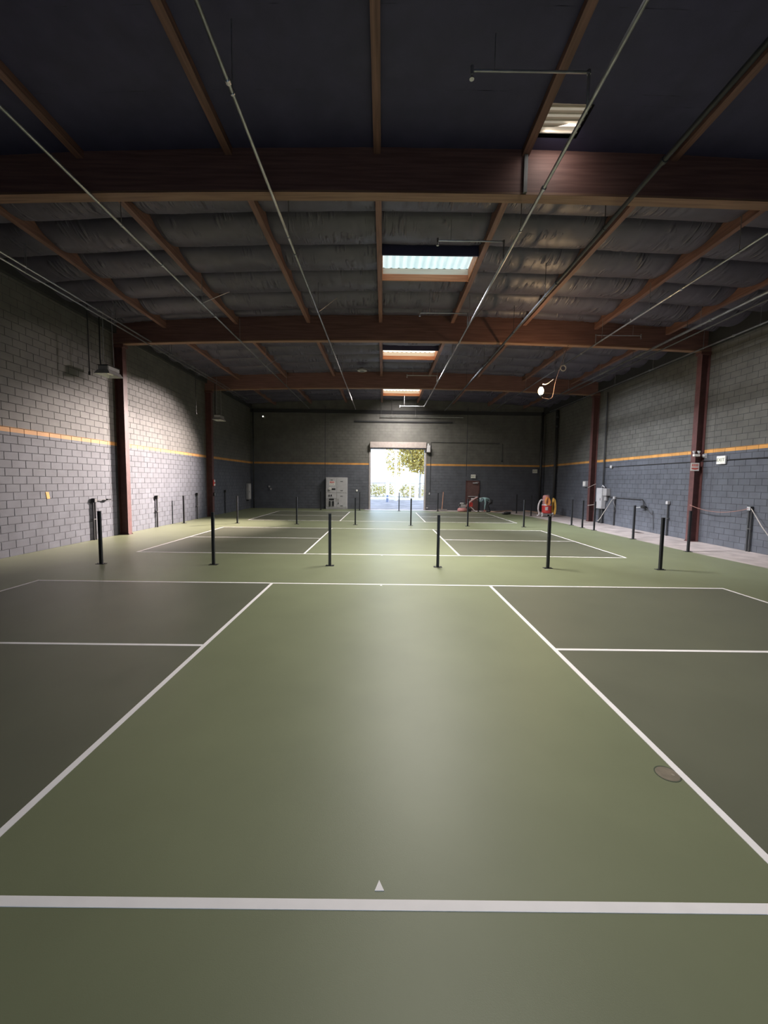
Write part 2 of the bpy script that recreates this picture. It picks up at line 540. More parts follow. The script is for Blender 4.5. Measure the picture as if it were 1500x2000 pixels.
tag(wf, kind='structure')
fg = MB().box((-60, -80, -.25), (60, YF - .2, -.03)).build('ground', mat('asphalt_apron', (0.28, 0.28, 0.29), .85)); tag(fg, kind='structure')
BW, BH, JT, PR = 0.4064, 0.2032, 0.010, 0.007


def block_faces(mb, p, du, dn, w_, h_, depth):
    """one block face with chamfered edges standing proud of the wall; p lower corner, du along wall, dn out of wall"""
    du = Vector(du); dn = Vector(dn); up = Vector((0, 0, 1))
    c = 0.004
    o = [p, p + du * w_, p + du * w_ + up * h_, p + up * h_]
    i = [p + du * c + up * c + dn * depth, p + du * (w_ - c) + up * c + dn * depth, p + du * (w_ - c) + up * (h_ - c) + dn * depth, p + du * c + up * (h_ - c) + dn * depth]
    fl = du.cross(up).dot(dn) > 0
    fs = [(4, 5, 6, 7), (0, 1, 5, 4), (1, 2, 6, 5), (2, 3, 7, 6), (3, 0, 4, 7)]
    mb.add(o + i, fs if fl else [f[::-1] for f in fs])


def masonry(wall, x, dn, y0, y1, zmax, skip=None, along='Y', breaks=(), n_single=300):
    """running bond; the 300 blocks that show largest are parts, the rest one mesh"""
    items = []
    rows = int(zmax / BH) + 1
    for r in range(rows):
        z = r * BH
        hh = min(BH, zmax - z)
        if hh < 0.05: continue
        cuts = sorted(set([y0, y1] + [b for b in breaks if y0 < b < y1]))
        for s0, s1 in zip(cuts[:-1], cuts[1:]):
            t = s0
            first = BW if r % 2 == 0 else BW / 2
            while t < s1 - 1e-4:
                wdt = min(first, s1 - t); first = BW
                if s1 - t - wdt < 0.06: wdt = s1 - t
                items.append((t, z, wdt, hh)); t += wdt
    out = []
    for (t, z, wdt, hh) in items:
        if skip and skip(t, z, wdt, hh): continue
        P = (lambda a, b: Vector((x, a, b))) if along == 'Y' else (lambda a, b: Vector((a, x, b)))
        area_ = 0
        mid = P(t + wdt / 2, z + hh / 2)
        if mid.y > 1.0:
            a = project(P(t, z)); b = project(P(t + wdt, z)); cc = project(P(t, z + hh)) if t > 1.0 or along == 'X' else (0, 0)
            pm = project(mid)
            if -20 < pm[0] < 1520 and -20 < pm[1] < 2020:
                area_ = abs((b[0] - a[0]) * (cc[1] - a[1]) - (b[1] - a[1]) * (cc[0] - a[0]))
        out.append((area_, t, z, wdt, hh))
    out.sort(key=lambda q: -q[0])
    du = (0, 1, 0) if along == 'Y' else (1, 0, 0)
    shared = {}
    rest = MB()
    n = 0
    for area_, t, z, wdt, hh in out:
        P = Vector((x, t + JT / 2, z + JT / 2)) if along == 'Y' else Vector((t + JT / 2, x, z + JT / 2))
        rnd = PR + random.uniform(-0.0015, 0.002)
        if n < n_single and area_ > 0:
            n += 1
            key = (round(wdt, 3), round(hh, 3), random.randrange(3))
            if key not in shared:
                mb = MB(); block_faces(mb, Vector((0, 0, 0)), du, dn, wdt - JT, hh - JT, rnd)
                me = bpy.data.meshes.new('block'); me.from_pydata([tuple(v) for v in mb.v], [], mb.f); me.materials.append(M_WALL); me.update()
                shared[key] = me
            o = bpy.data.objects.new('block', shared[key]); COL.objects.link(o)
            o.parent = wall; o.location = P - WORLD[wall.name]
        else:
            block_faces(rest, P, du, dn, wdt - JT, hh - JT, rnd)
    ro = rest.build('block_courses', M_WALL, wall)
    tag(ro, kind='stuff')


masonry(wl, XL, (1, 0, 0), -1.0, YB, 7.35, breaks=[BEAMS[0], BEAMS[1] - 0.5, BEAMS[1] + .5, BEAMS[2] - .5, BEAMS[2] + .5])
masonry(wr, XR, (-1, 0, 0), -1.0, YB, 7.35, breaks=[BEAMS[0], BEAMS[1] - 0.5, BEAMS[1] + .5, BEAMS[2] - .5, BEAMS[2] + .5])
DX0, DX1, DZ1 = at_y(909.5, 960, YB).x, at_y(936, 960, YB).x, at_y(922, 939, YB).z


def skip_back(t, z, wdt, hh):
    c_ = t + wdt / 2
    if DOORX0 < c_ < DOORX1 and z + hh / 2 < DOORZ: return True
    return DX0 < c_ < DX1 and z + hh / 2 < DZ1


CJ1, CJ2 = at_y(635, 900, YB).x, at_y(912, 880, YB).x
masonry(wb, YB, (0, -1, 0), XL, XR, 7.3, skip=skip_back, along='X', breaks=[CJ1, DOORX0, DOORX1, DX0, DX1, CJ2], n_single=0)
for xx in (CJ1, CJ2):
    MB().box((xx - .02, YB - .010, DZ1 + .3 if xx == CJ2 else 0), (xx + .02, YB, 7.2)).build('control_joint', M_JOINT, wb)

MB().box((XL, YF, 6.98), (XL + .14, YB, 7.7)).build('ledger', M_DECK, wl)
MB().box((XR - .14, YF, 6.78), (XR, YB, 7.7)).build('ledger', M_DECK, wr)
# ------------------------------------------------------------------ roof: deck, beams, purlins, insulation, skylights
SKY = [(-0.17, 2.30, 3.12, 4.335),
       (-0.17, 2.30, BEAMS[0] + 0.606 + 2 * 1.213, BEAMS[0] + 0.606 + 3 * 1.213),
       (-0.17, 2.30, BEAMS[1] + 0.606 + 2 * 1.213, BEAMS[1] + 0.606 + 3 * 1.213),
       (-0.17, 2.30, BEAMS[2] + 0.606 + 2 * 1.213, BEAMS[2] + 0.606 + 3.5 * 1.213)]
S1X0, S1X1, S1Y0, S1Y1 = 2.40, 3.02, 6.42, 7.02
edges = [XL] + PX + [XR]
deck = MB()
for i in range(len(edges) - 1):
    x0, x1 = edges[i], edges[i + 1]
    za, zb = 7.80 + bow(x0), 7.80 + bow(x1)
    spans = [(YF, YB + .2)]
    if abs(x0 + 0.17) < .01:
        spans = []; t = YF
        for (_, _, a, b) in SKY:
            spans.append((t, a)); t = b
        spans.append((t, YB + .2))
    for a, b in spans:
        deck.add([(x0, a, za), (x1, a, zb), (x1, b, zb), (x0, b, za), (x0, a, za + .15), (x1, a, zb + .15), (x1, b, zb + .15), (x0, b, za + .15)],
                 [(3, 2, 1, 0), (4, 5, 6, 7), (0, 1, 5, 4), (1, 2, 6, 5), (2, 3, 7, 6), (3, 0, 4, 7)])
ceiling = deck.build('ceiling', M_DECK, origin=(0, 0, 0))
tag(ceiling, kind='structure')
BWID = 0.105
names = ['nearest glulam roof beam, dark red-brown timber spanning the hall above the first court',
         'middle glulam roof beam, brown timber spanning between the two nearer column pairs',
         'farthest glulam roof beam, brown timber just in front of the last skylight']
for bi, yb in enumerate(BEAMS):
    n = 24
    mb = MB(); vs = []; fs = []
    for k in range(n + 1):
        x = XL + (XR - XL) * k / n
        z0 = beam_z(x); z1 = 7.72 + bow(x)
        vs += [(x, yb - BWID, z0), (x, yb + BWID, z0), (x, yb + BWID, z1), (x, yb - BWID, z1)]
    for k in range(n):
        for j in range(4):
            a = k * 4; fs.append((a + j, a + (j + 1) % 4, a + 4 + (j + 1) % 4, a + 4 + j))
    fs += [(3, 2, 1, 0), (n * 4, n * 4 + 1, n * 4 + 2, n * 4 + 3)]
    bt = thing('roof_beam', (ROOFX, yb, 6.6), names[bi], 'beam', 'glulam roof beams', )
    mb.add(vs, fs); mb.build('timber', M_BEAM, bt)
    # lighter bottom lamination
    mb = MB(); vs = []
    for k in range(n + 1):
        x = XL + (XR - XL) * k / n
        z0 = beam_z(x)
        vs += [(x, yb - BWID - .003, z0 - .003), (x, yb + BWID + .003, z0 - .003), (x, yb + BWID + .003, z0 + .035), (x, yb - BWID - .003, z0 + .035)]
    mb.add(vs, fs); mb.build('bottom_lamination', M_LAM, bt)
    if bi == 0:
        MB().box((2.27, yb - BWID - .05, beam_z(2.3) + .01), (2.33, yb - BWID - .002, 7.5)).build('hanger_bracket', M_DGREY, bt)

bays = [(YF, BEAMS[0])] + [(BEAMS[0], BEAMS[1]), (BEAMS[1], BEAMS[2]), (BEAMS[2], YB)]
for bi, (ya, yb) in enumerate(bays):
    for i, x in enumerate(PX):
        z = 7.455 + bow(x)
        y0 = ya + (BWID if bi else 0); y1 = yb - BWID
        n = 6
        mb = MB(); vs = []; fs = []
        for k in range(n + 1):
            yy = y0 + (y1 - y0) * k / n
            dx = random.uniform(-.006, .006); dz = random.uniform(-.012, .008)
            vs += [(x - .06 + dx, yy, z + dz), (x + .06 + dx, yy, z + dz), (x + .06 + dx, yy, z + .30), (x - .06 + dx, yy, z + .30)]
        for k in range(n):
            for j in range(4):
                a = k * 4; fs.append((a + j, a + (j + 1) % 4, a + 4 + (j + 1) % 4, a + 4 + j))
        fs += [(3, 2, 1, 0), (n * 4, n * 4 + 1, n * 4 + 2, n * 4 + 3)]
        mb.add(vs, fs); mb.build('purlin', M_PURL, ceiling)


def pillow_mesh(w_, l_, sag, seed, side=0.06):
    """sagging black insulation facing, hung between two seams across the bay; local x centred, y 0..l, z down from the seam"""
    nx, ny = max(8, int(w_ / 0.055)), max(8, int(l_ / 0.055))
    vs = []; fs = []
    for j in range(ny + 1):
        t = j / ny
        for i in range(nx + 1):
            u = i / nx
            prof = (4 * t * (1 - t)) ** 0.62 if sag > .03 else 0
            edge = min(1, min(u, 1 - u) / 0.10) ** 0.5
            z = -sag * prof * (1 - side * 2 + side * 2 * edge)
            x = (u - .5) * w_; y = t * l_
            # tension folds fanning from the seam towards the edges
            ang = 3.4 * (u - .5) * (1.4 - t)
            q = Vector((x * 5.5 + ang * 1.6, y * 1.1 + x * .8, seed * 7.3))
            rg = 1 - abs(noise.noise(q)) * 2
            mask = max(0, noise.noise(Vector((x * 1.1, y * 1.0, seed * 3.1 + 50))) + .22)
            z -= (rg - .35) * 0.06 * mask * prof * (0.4 + .6 * t) if sag > .03 else (rg - .35) * 0.004
            z += noise.noise(Vector((x * 1.3, y * 1.7, seed * 11))) * 0.022 * max(prof, .15)
            vs.append((x, y, z))
    for j in range(ny):
        for i in range(nx):
            a = j * (nx + 1) + i
            fs.append((a, a + nx + 1, a + nx + 2, a + 1))
    me = bpy.data.meshes.new('insulation_panel')
    me.from_pydata(vs, [], fs); me.materials.append(M_FAB if sag > .03 else M_FAB0)
    me.polygons.foreach_set('use_smooth', [True] * len(fs)); me.update()
    return me


pcache = {}


def hang_panel(x0, x1, y0, y1, sag, z):
    key = (round(x1 - x0, 2), round(y1 - y0, 2), sag, random.randrange(4))
    if key not in pcache: pcache[key] = pillow_mesh(x1 - x0, y1 - y0, sag, len(pcache) + 1)
    o = bpy.data.objects.new('insulation_panel', pcache[key]); COL.objects.link(o)
    o.parent = ceiling
    xm = (x0 + x1) / 2
    o.location = (xm, y0, z + bow(xm))
    o.rotation_euler = (0, -math.atan2(bow(x1) - bow(x0), x1 - x0), 0)


SAG = 0.215
for bi, (ya, yb) in enumerate(bays):
    for i in range(len(edges) - 1):
        x0 = edges[i] + (0.06 if i else 0.0); x1 = edges[i + 1] - (0.06 if i < len(edges) - 2 else 0.0)
        if bi == 0:
            seams = [ya, -3.0, 0.0, 1.9, 3.12, 4.335, 5.2, 6.25, yb - BWID]
            for a, b in zip(seams[:-1], seams[1:]):
                if abs(x0 + 0.11) < .01 and abs(a - 3.12) < .01: continue
                if abs(x0 - 2.36) < .01 and b > S1Y0:
                    # panel cut round the small louvred skylight
                    hang_panel(x0, x1, a, S1Y0, 0.02, 7.56)
                    hang_panel(x0, x1, S1Y1, yb - BWID, 0.02, 7.56)
                    hang_panel(S1X1, x1, S1Y0, S1Y1, 0.02, 7.56)
                    hang_panel(x0, S1X0, S1Y0, S1Y1, 0.02, 7.56)
                    continue
                hang_panel(x0, x1, a, b, 0.02, 7.56)
            continue
        s0 = ya + BWID
        seams = [ya + 0.606 + 1.213 * k for k in range(6)]
        segs = [(s0, seams[0])] + list(zip(seams[:-1], seams[1:])) + [(seams[-1], yb - (BWID if bi < 3 else 0))]
        for a, b in segs:
            hole = None
            if abs(x0 + 0.11) < .01:
                for (_, _, p, q) in SKY:
                    if a < q - .02 and b > p + .02: hole = (p, q)
            if hole:
                if b - hole[1] > .1: hang_panel(x0, x1, hole[1], b, 0.17, 7.785)
                continue
            hang_panel(x0, x1, a, b, (SAG if 1 < i < len(edges) - 3 else SAG + .07) if b - a > .9 else 0.16, 7.785)

for si, (x0, x1, y0, y1) in enumerate(SKY):
    lab = ['timber framed skylight overhead, closest to the viewer', 'large pale blue skylight with orange timber curb between the two nearer roof beams',
           'cream white skylight between the middle and far roof beams', 'small looking glowing skylight beyond the farthest roof beam'][si]
    st = thing('skylight', ((x0 + x1) / 2, (y0 + y1) / 2, 7.5), lab, 'skylight', 'roof skylights')
    mp = M_SKY if si < 2 else M_SKY2
    n = 46
    xa, xb = x0 + .05, x1 - .05
    vs = []; fs = []
    for k in range(n + 1):
        x = xa + (xb - xa) * k / n
        z = 7.79 + 0.016 * math.sin(k * math.pi / 2.0)
        vs += [(x, y0, z), (x, y1, z), (x, y0, z + .004), (x, y1, z + .004)]
    for k in range(n):
        a = k * 4; fs += [(a, a + 1, a + 5, a + 4), (a + 2, a + 6, a + 7, a + 3)]
    MB().add(vs, fs).build('corrugated_sheet', mp, st)
    for yy, d, zl in ((y0, 1, 7.50), (y1, -1, 7.46)):
        MB().box((x0 + .06, yy - .001, zl), (x1 - .06, yy + d * .04, 7.62 if d < 0 else 7.775)).build('header', M_HEAD if d < 0 else M_FAB0, st)
        if d < 0: MB().box((x0 + .06, yy - .03 * d, 7.62), (x1 - .06, yy + d * .03, 7.775)).build('curb', M_CURB, st)
    for xx, d in ((x0 + .045, 1), (x1 - .045, -1)):
        MB().box((xx, y0 + .04, 7.48), (xx + d * .035, y1 - .04, 7.78)).build('side_board', M_HEAD, st)
st = thing('louvred_skylight', ((S1X0 + S1X1) / 2, (S1Y0 + S1Y1) / 2, 7.5), 'small skylight with ribbed cream slats, just before the nearest roof beam', 'skylight')
for k in range(5):
    ya = S1Y0 + .02 + k * 0.115
    MB().box((S1X0, ya, 7.64), (S1X1, ya + .078, 7.65)).build('slat', M_SKY3, st)
    MB().bevbox(((S1X0 + S1X1) / 2, ya + .095, 7.63), (S1X1 - S1X0, .030, .05), .006).build('batten', M_CURB, st)

# ------------------------------------------------------------------ columns
def column(x, y, into, label, top):
    t = thing('steel_column', (x, y, 0), label, 'column', 'brown steel columns')
    d = 0.30; fw = 0.22
    a, b = (x, x + into * d)
    MB().box((a, y - fw / 2, 0), (a + into * .018, y + fw / 2, top)).build('wall_flange', M_STEEL, t)
    MB().box((b - into * .018, y - fw / 2, 0), (b, y + fw / 2, top)).build('room_flange', M_STEEL, t)
    MB().box((a + into * .018, y - .009, 0), (b - into * .018, y + .009, top)).build('web', M_STEEL, t)
    MB().box((a, y - fw / 2 - .02, 0), (b + into * .03, y + fw / 2 + .02, .018)).build('base_plate', M_STEEL, t)
    for k in range(2):
        MB().lathe((b + into * .012, y + (k - .5) * .2, .018), [(.013, 0), (.013, .02), (.008, .026)], 6).build('bolt', M_DGREY, t)
    MB().bevbox(((a + b) / 2, y, top + .05), (d + .12, fw + .05, .10), .01).build('beam_seat', M_STEEL, t)
    return t


XLI, XRI = XL + 0.012, XR - 0.012
order = ['near', 'far']
for k, yb in enumerate(BEAMS):
    nm = ['out of view', 'nearer', 'farther'][k]
    if k == 0:
        continue
    column(XLI, yb, 1, 'dark brown steel column on the left wall, %s of the two there' % nm, beam_z(XL) - .10)
    column(XRI, yb, -1, 'dark brown steel column on the right wall, %s of the two there' % nm, beam_z(XR) - .10)
column(XLI, BEAMS[0], 1, 'dark brown steel column on the left wall, closest to the viewer', beam_z(XL) - .10)
column(XRI, BEAMS[0], -1, 'dark brown steel column on the right wall, closest to the viewer', beam_z(XR) - .10)

# ------------------------------------------------------------------ fence posts
POSTH = 1.235


def post_proto():
    t = thing('fence_post', (0, 0, 0.004), 'x', 'post', 'black fence posts')
    s = 0.0315
    MB().bevbox((0, 0, 0.004 + POSTH / 2), (2 * s, 2 * s, POSTH), .006).build('tube', M_POST, t)
    MB().bevbox((0, 0, 0.009), (.20, .13, .011), .003).build('base_plate', M_POST, t)
    MB().bevbox((0, 0, 0.004 + POSTH + .004), (2 * s + .006, 2 * s + .006, .010), .003).build('cap', M_POST, t)
    for a in (-1, 1):
        MB().lathe((a * .078, 0, .0145), [(.011, 0), (.011, .010), (.006, .014)], 6).build('anchor_bolt', M_DGREY, t)
    for c_ in t.children: pass
    return t


pp = post_proto()
for ch in pp.children:
    pass
ordn = ['first', 'second', 'third', 'fourth', 'fifth', 'sixth', 'seventh']
used = False


def put_post(x, y, label):
    global used
    if not used:
        used = True
        pp.location = (x, y, 0.004); pp['label'] = label
        return pp
    return copy_thing(pp, (x, y, 0.004), label)


r1 = [(-6.60, 9.52), (-3.99, 9.58), (-1.25, 9.62), (1.31, 9.62), (3.93, 9.63), (6.60, 9.62)]
for i, (x, y) in enumerate(r1):
    put_post(x, y, 'black square fence post, %s from the left in the nearest row between courts' % ordn[i])
r2 = [(-6.68, 18.75), (-3.95, 18.7), (-1.27, 18.7), (1.27, 18.66), (3.87, 18.68), (6.42, 18.62)]
for i, (x, y) in enumerate(r2):
    put_post(x, y, 'slim black fence post, %s from the left in the row between second and third courts' % ordn[i])
r3 = [(-4.24, 27.8), (-1.60, 27.8), (1.07, 27.8), (3.71, 27.8), (6.45, 27.75)]
for i, (x, y) in enumerate(r3):
    put_post(x, y, 'thin black fence post before the far wall, %s from the left' % ordn[i])
q1, q2 = at_z(1008.5, 1003), at_z(1037, 1008)
r4 = [(9.25, 12.3), (9.22, 15.0), (9.14, 17.66), (9.10, 18.63), (9.12, 19.75), (q2.x, q2.y), (q1.x, q1.y)]
for i, (x, y) in enumerate(r4):
    put_post(x, y, 'black fence post edging the concrete strip by the right wall, %s nearest' % ordn[i])
p = at_z(349, 1022)
put_post(-9.0, p.y, 'black fence post standing close to the left wall between the columns')
p = at_z(464.5, 1021)


# ------------------------------------------------------------------ electrical stubs along the walls (conduit risers with a box)
def riser(px, pyt, pyb, side, label, strap=True, double=False, dark=True):
    X = XLI + .05 if side < 0 else XRI - .05
    b = at_x(px, pyb, X); t_ = at_x(px, pyt, X)
    h = t_.z
    t = thing('conduit_riser', (X, b.y, 0), label, 'conduit', 'conduit risers along the walls')
    m = M_DPIPE
    offs = (-.045, .045) if double else (0,)
    for o in offs:
        MB().tube([(X, b.y + o, 0), (X, b.y + o, h)], .026 if double else .032, 8).build('conduit', m, t)
    MB().bevbox((X - side * .01, b.y, h + .05), (.10, .13, .13), .01).build('junction_box', M_BLACK if side < 0 or double else M_GREY, t)
    MB().box((X - side * .068, b.y - .055, h - .005), (X - side * .06, b.y + .055, h + .105)).build('cover_plate', M_DGREY if side < 0 else M_LGREY, t)
    MB().cbox((X, b.y, h * .55), (.075, .16, .03)).build('strap', M_DGREY, t)
    return t, Vector((X, b.y, h + .05))


t, pb = riser(186.5, 980, 1054, -1, 'pair of black conduits with a box by the left wall, behind the leftmost post', double=True)
e = at_x(212, 980, XLI + .1)
MB().tube([(pb.x, pb.y, pb.z), (pb.x + .02, (pb.y + e.y) / 2, pb.z), (e.x, e.y, pb.z)], .012, 6).build('arm', M_DPIPE, t)
MB().bevbox((e.x, e.y, pb.z), (.09, .20, .055), .02).build('bracket', M_BLACK, t)
riser(308, 973, 1029, -1, 'dark conduit riser with a small box on the left wall, just past the nearer column')
riser(386, 967, 1013, -1, 'dark conduit riser with a small box on the left wall, just before the farther column')
riser(440.5, 961, 1002, -1, 'slender dark conduit riser on the left wall beyond the farther column')
riser(1198, 974, 1026, 1, 'slate conduit riser with a hanging tape on the right wall beside the breaker panel')
t3, pb3 = riser(1301, 984, 1045, 1, 'dark conduit riser on the right wall, just beyond the nearer column')
t4, pb4 = riser(1460, 996, 1071, 1, 'pair of black conduits with a pale box at the right edge of view', double=True)

# ------------------------------------------------------------------ sprinkler pipes
def pipe_run(x, z, y0, y1, r, label, hangers, m=M_PIPE, couplings=(), arms=(), name='sprinkler_pipe', roof=7.55):
    t = thing(name, (x, (y0 + y1) / 2, z - r), label, 'pipe', 'ceiling pipe runs')
    MB().tube([(x, y0, z), (x, y1, z)], r, 10).build('pipe', m, t, smooth=True)
    for y in hangers:
        h = MB().tube([(x, y, z + r), (x, y, roof + bow(x))], .007, 6).build('hanger_rod', m, t)
        MB().lathe((x, y - .015, z), [(r + .004, 0), (r + .010, .004), (r + .010, .026), (r + .004, .03)], 12, 'Y').build('hanger_ring', m, h)
    for y in couplings:
        MB().lathe((x, y - .035, z), [(r + .002, 0), (r + .014, .008), (r + .014, .062), (r + .002, .07)], 12, 'Y').build('coupling', m, t)
    for (y, up, xe) in arms:
        a = MB().tube([(x, y, z), (x, y, z + up)], .017, 8).build('riser_nipple', m, t)
        MB().tube([(x, y, z + up), (xe, y, z + up)], .015, 8).build('branch_arm', m, t)
        s_ = 1 if xe > x else -1
        MB().lathe((x, y, z + up - .025), [(.024, 0), (.026, .01), (.026, .04), (.022, .05)], 8).build('elbow', m, a)
        hd = MB().lathe((xe, y, z + up - .10), [(.030, 0), (.030, .006), (.010, .010), (.010, .045), (.020, .055), (.022, .12), (.022, .15)], 10).build('sprinkler_head', m, t)
        MB().tube([(xe - s_ * .28, y, z + up), (xe - s_ * .28, y, roof + bow(xe))], .005, 6).build('hanger_rod', m, t)
    return t


P1X, P1Z = 2.49, 6.70
a1 = at_z(922, 138, P1Z + .42); a2 = at_z(855, 470, P1Z + .42); a3 = at_z(820, 611, P1Z + .42); a4 = at_z(781, 793, P1Z + .02); a5 = at_z(795, 733, P1Z + .35)
pipe_run(P1X, P1Z, YF + .3, a4.y + .04, .027, 'bright galvanised sprinkler pipe along the hall, passing just right of the skylights',
         [8.0, 12.6, 15.6, 19.9, 23.2], couplings=[6.9, 14.2, 21.0],
         arms=[(a1.y, .42, a1.x), (a2.y, .42, a2.x), (a3.y, .42, a3.x), (a5.y, .35, a5.x), (a4.y, .02, a4.x)])
pipe_run(4.0, 6.70, YF + .3, 27.6, .036, 'dark sprinkler pipe on the right half of the roof, alongside a lit purlin',
         [7.9, 10.7, 13.2, 17.0, 20.5, 24.0], m=M_DPIPE, couplings=[6.3, 10.0, 16.2])
pipe_run(7.08, 6.70, YF + .3, 27.6, .024, 'thin sprinkler pipe passing above the bare lit bulb', [8.6, 11.4, 13.8, 17.5, 21.0, 24.5], couplings=[10.2, 15.2], arms=[(14.2, .3, 8.6)])
pipe_run(9.23, 6.70, YF + .3, 24.5, .040, 'thick bright pipe high beside the right wall', [9.6, 12.4, 15.2, 18.0, 21.0], couplings=[12.0, 17.8])
pipe_run(9.42, 6.60, YF + .3, 24.5, .020, 'thin conduit just under the thick bright pipe by the right wall', [10.4, 13.2, 16.0, 19.0], m=M_DGREY)
pipe_run(10.72, 6.62, YF + .3, 27.0, .024, 'outermost sprinkler pipe tight against the top of the right wall', [12.1, 14.2, 16.8, 19.5, 22.5], couplings=[13.0, 17.0])
pipe_run(-1.89, 6.70, YF + .3, 27.4, .025, 'galvanised sprinkler pipe just left of the hall middle',
         [5.35, 8.3, 11.9, 15.2, 18.6, 22.0, 25.3], couplings=[5.2, 8.9, 16.0])
pipe_run(-4.92, 6.70, YF + .3, 27.4, .025, 'galvanised sprinkler pipe halfway to the left wall', [8.0, 11.4, 14.3, 17.4, 21.0, 24.6], couplings=[9.4, 12.2, 18.0])
pipe_run(-8.06, 6.70, YF + .3, 24.6, .022, 'upper bright conduit of the pair beside the left wall', [9.6, 12.7, 15.9, 19.1, 22.4], couplings=[11.9, 17.6])
pipe_run(-8.22, 6.66, YF + .3, 24.6, .022, 'lower bright conduit of the pair beside the left wall', [9.75, 12.85, 16.05, 19.25], couplings=[11.7, 18.6])
# diagonal sway braces
for i, (x, y, z, dx, dy, dz, lab) in enumerate([
        (P1X, 12.6, 6.72, .5, .25, .62, 'slanted pipe brace fixed to the bright pipe below the largest skylight'),
        (P1X, 19.9, 6.72, .5, .25, .62, 'slanted pipe brace fixed to the bright pipe past the middle beam'),
        (-1.89, 11.9, 6.72, .5, .4, .58, 'slanted pipe brace on the pipe just left of the hall middle'),
        (-4.92, 11.4, 6.72, .55, .5, .52, 'slanted pipe brace on the pipe halfway to the left wall'),
        (-4.92, 17.4, 6.72, .55, .5, .52, 'slanted pipe brace on the far part of the left pipe'),
        (7.08, 12.2, 6.72, .7, -.5, .6, 'slanted pipe brace on the thin pipe near the bare bulb')]):
    bt = thing('sway_brace', (x, y, z), lab, 'brace', 'pipe sway braces')
    MB().tube([(x, y, z), (x + dx, y + dy, z + dz)], .010, 6).build('rod', M_PIPE, bt)
    MB().cbox((x, y, z + .02), (.05, .05, .06)).build('clamp', M_PIPE, bt)
# horizontal pipe and ledger on the far wall
pa, pb_ = at_y(744, 813.5, YB - .25), at_y(905, 815, YB - .25)
t = thing('sprinkler_cross_pipe', ((pa.x + pb_.x) / 2, YB - .25, pa.z), 'thin bright pipe running across high on the far wall', 'pipe')
MB().tube([pa, Vector((pb_.x, YB - .25, pa.z))], .028, 8).build('pipe', M_PIPE, t)
for x in (pa.x, pa.x + .75, pa.x + 2.4):
    MB().tube([(x, YB - .25, pa.z), (x, YB - .25, 7.80)], .012, 6).build('hanger_rod', M_PIPE, t)
    MB().lathe((x - .03, YB - .25, pa.z), [(.03, 0), (.045, .01), (.045, .05), (.03, .06)], 10, 'X').build('coupling', M_PIPE, t)
la, lb = at_y(692, 823, YB - .06), at_y(884, 826, YB - .06)
MB().box((XL + .05, YB - .10, la.z + .55), (XR - .05, YB - .012, la.z + .78)).build('ledger', M_DECK, wb)
MB().bevbox(((la.x + lb.x) / 2, YB - .06, la.z), (lb.x - la.x, .09, .10), .008).build('steel_angle', M_DECK, wb)

# ------------------------------------------------------------------ roll-up door, its opener, threshold
fr = M_GREY
df = thing('door_1', ((DOORX0 + DOORX1) / 2, YB, 0), None, None, kind='structure')
M_FRAME = mat('door_frame_paint', (0.34, 0.29, 0.27), 0.5)
for x, s in ((DOORX0, -1), (DOORX1, 1)):
    MB().box((x - .03 * s, YB - .05, 0), (x + .09 * s, YB + .2, DOORZ)).build('jamb_rail', M_FRAME, df)
    MB().box((x + .005 * s, YB - .07, 0), (x + .045 * s, YB - .05, DOORZ)).build('guide_track', M_LGREY, df)
z0h, z1h = DOORZ, at_y(778, 863.5, YB - .3).z
hx0, hx1 = at_y(722.5, 870, YB - .3).x, at_y(833, 870, YB - .3).x
MB().bevbox(((hx0 + hx1) / 2, YB - .20, (z0h + z1h) / 2), (hx1 - hx0, .38, z1h - z0h), .03).build('roll_hood', M_FRAME, df)
MB().tube([(hx0 + .02, YB - .20, (z0h + z1h) / 2), (hx1 + .10, YB - .20, (z0h + z1h) / 2)], .06, 12).build('barrel_axle', M_DGREY, df)
for k in range(3):
    MB().box((DOORX0, YB + .02, DOORZ - .06 - k * .075), (DOORX1, YB + .045, DOORZ + .01 - k * .075)).build('door_slat', M_LGREY, df) if k == 0 else None
op = at_y(837, 877, YB - .18)
t = thing('door_opener', (op.x, YB, op.z - .25), 'pale grey motor box hanging beside the roll-up door hood', 'door opener')
MB().bevbox((op.x, YB - .17, op.z), (.26, .30, .48), .03).build('motor_box', M_LGREY, t)
MB().bevbox((op.x - .02, YB - .17, op.z + .30), (.12, .16, .16), .02).build('bracket', M_LGREY, t)
MB().tube([(op.x + .18, YB - .04, op.z + .48), (op.x + .18, YB - .04, op.z - 3.0)], .018, 6).build('conduit', M_DPIPE, t)
MB().tube([(op.x + .18, YB - .04, op.z + .48), (op.x + 5.0, YB - .04, op.z + .46)], .016, 6).build('wall_conduit', M_DPIPE, t)

# brown personnel door
pdoor = thing('door_2', ((DX0 + DX1) / 2, YB, 0), None, None, kind='structure')
MB().box((DX0 + .06, YB - .03, 0.01), (DX1 - .06, YB + .03, DZ1 - .05)).build('door_leaf', M_DOOR, pdoor)
for a, b in (((DX0, 0), (DX0 + .06, DZ1)), ((DX1 - .06, 0), (DX1, DZ1)), ((DX0, DZ1 - .05), (DX1, DZ1))):
    MB().box((a[0], YB - .06, a[1]), (b[0], YB + .04, b[1])).build('door_frame', M_STEEL, pdoor)
MB().bevbox((DX1 - .30, YB - .07, DZ1 - .16), (.36, .08, .07), .01).build('door_closer', M_LGREY, pdoor)
MB().tube([(DX1 - .3, YB - .08, DZ1 - .11), (DX1 - .10, YB - .2, DZ1 - .08), (DX1 - .06, YB - .06, DZ1 - .06)], .012, 6).build('closer_arm', M_LGREY, pdoor)
MB().bevbox((DX1 - .45, YB - .07, 1.0), (.70, .05, .05), .01).build('push_bar', M_LGREY, pdoor)


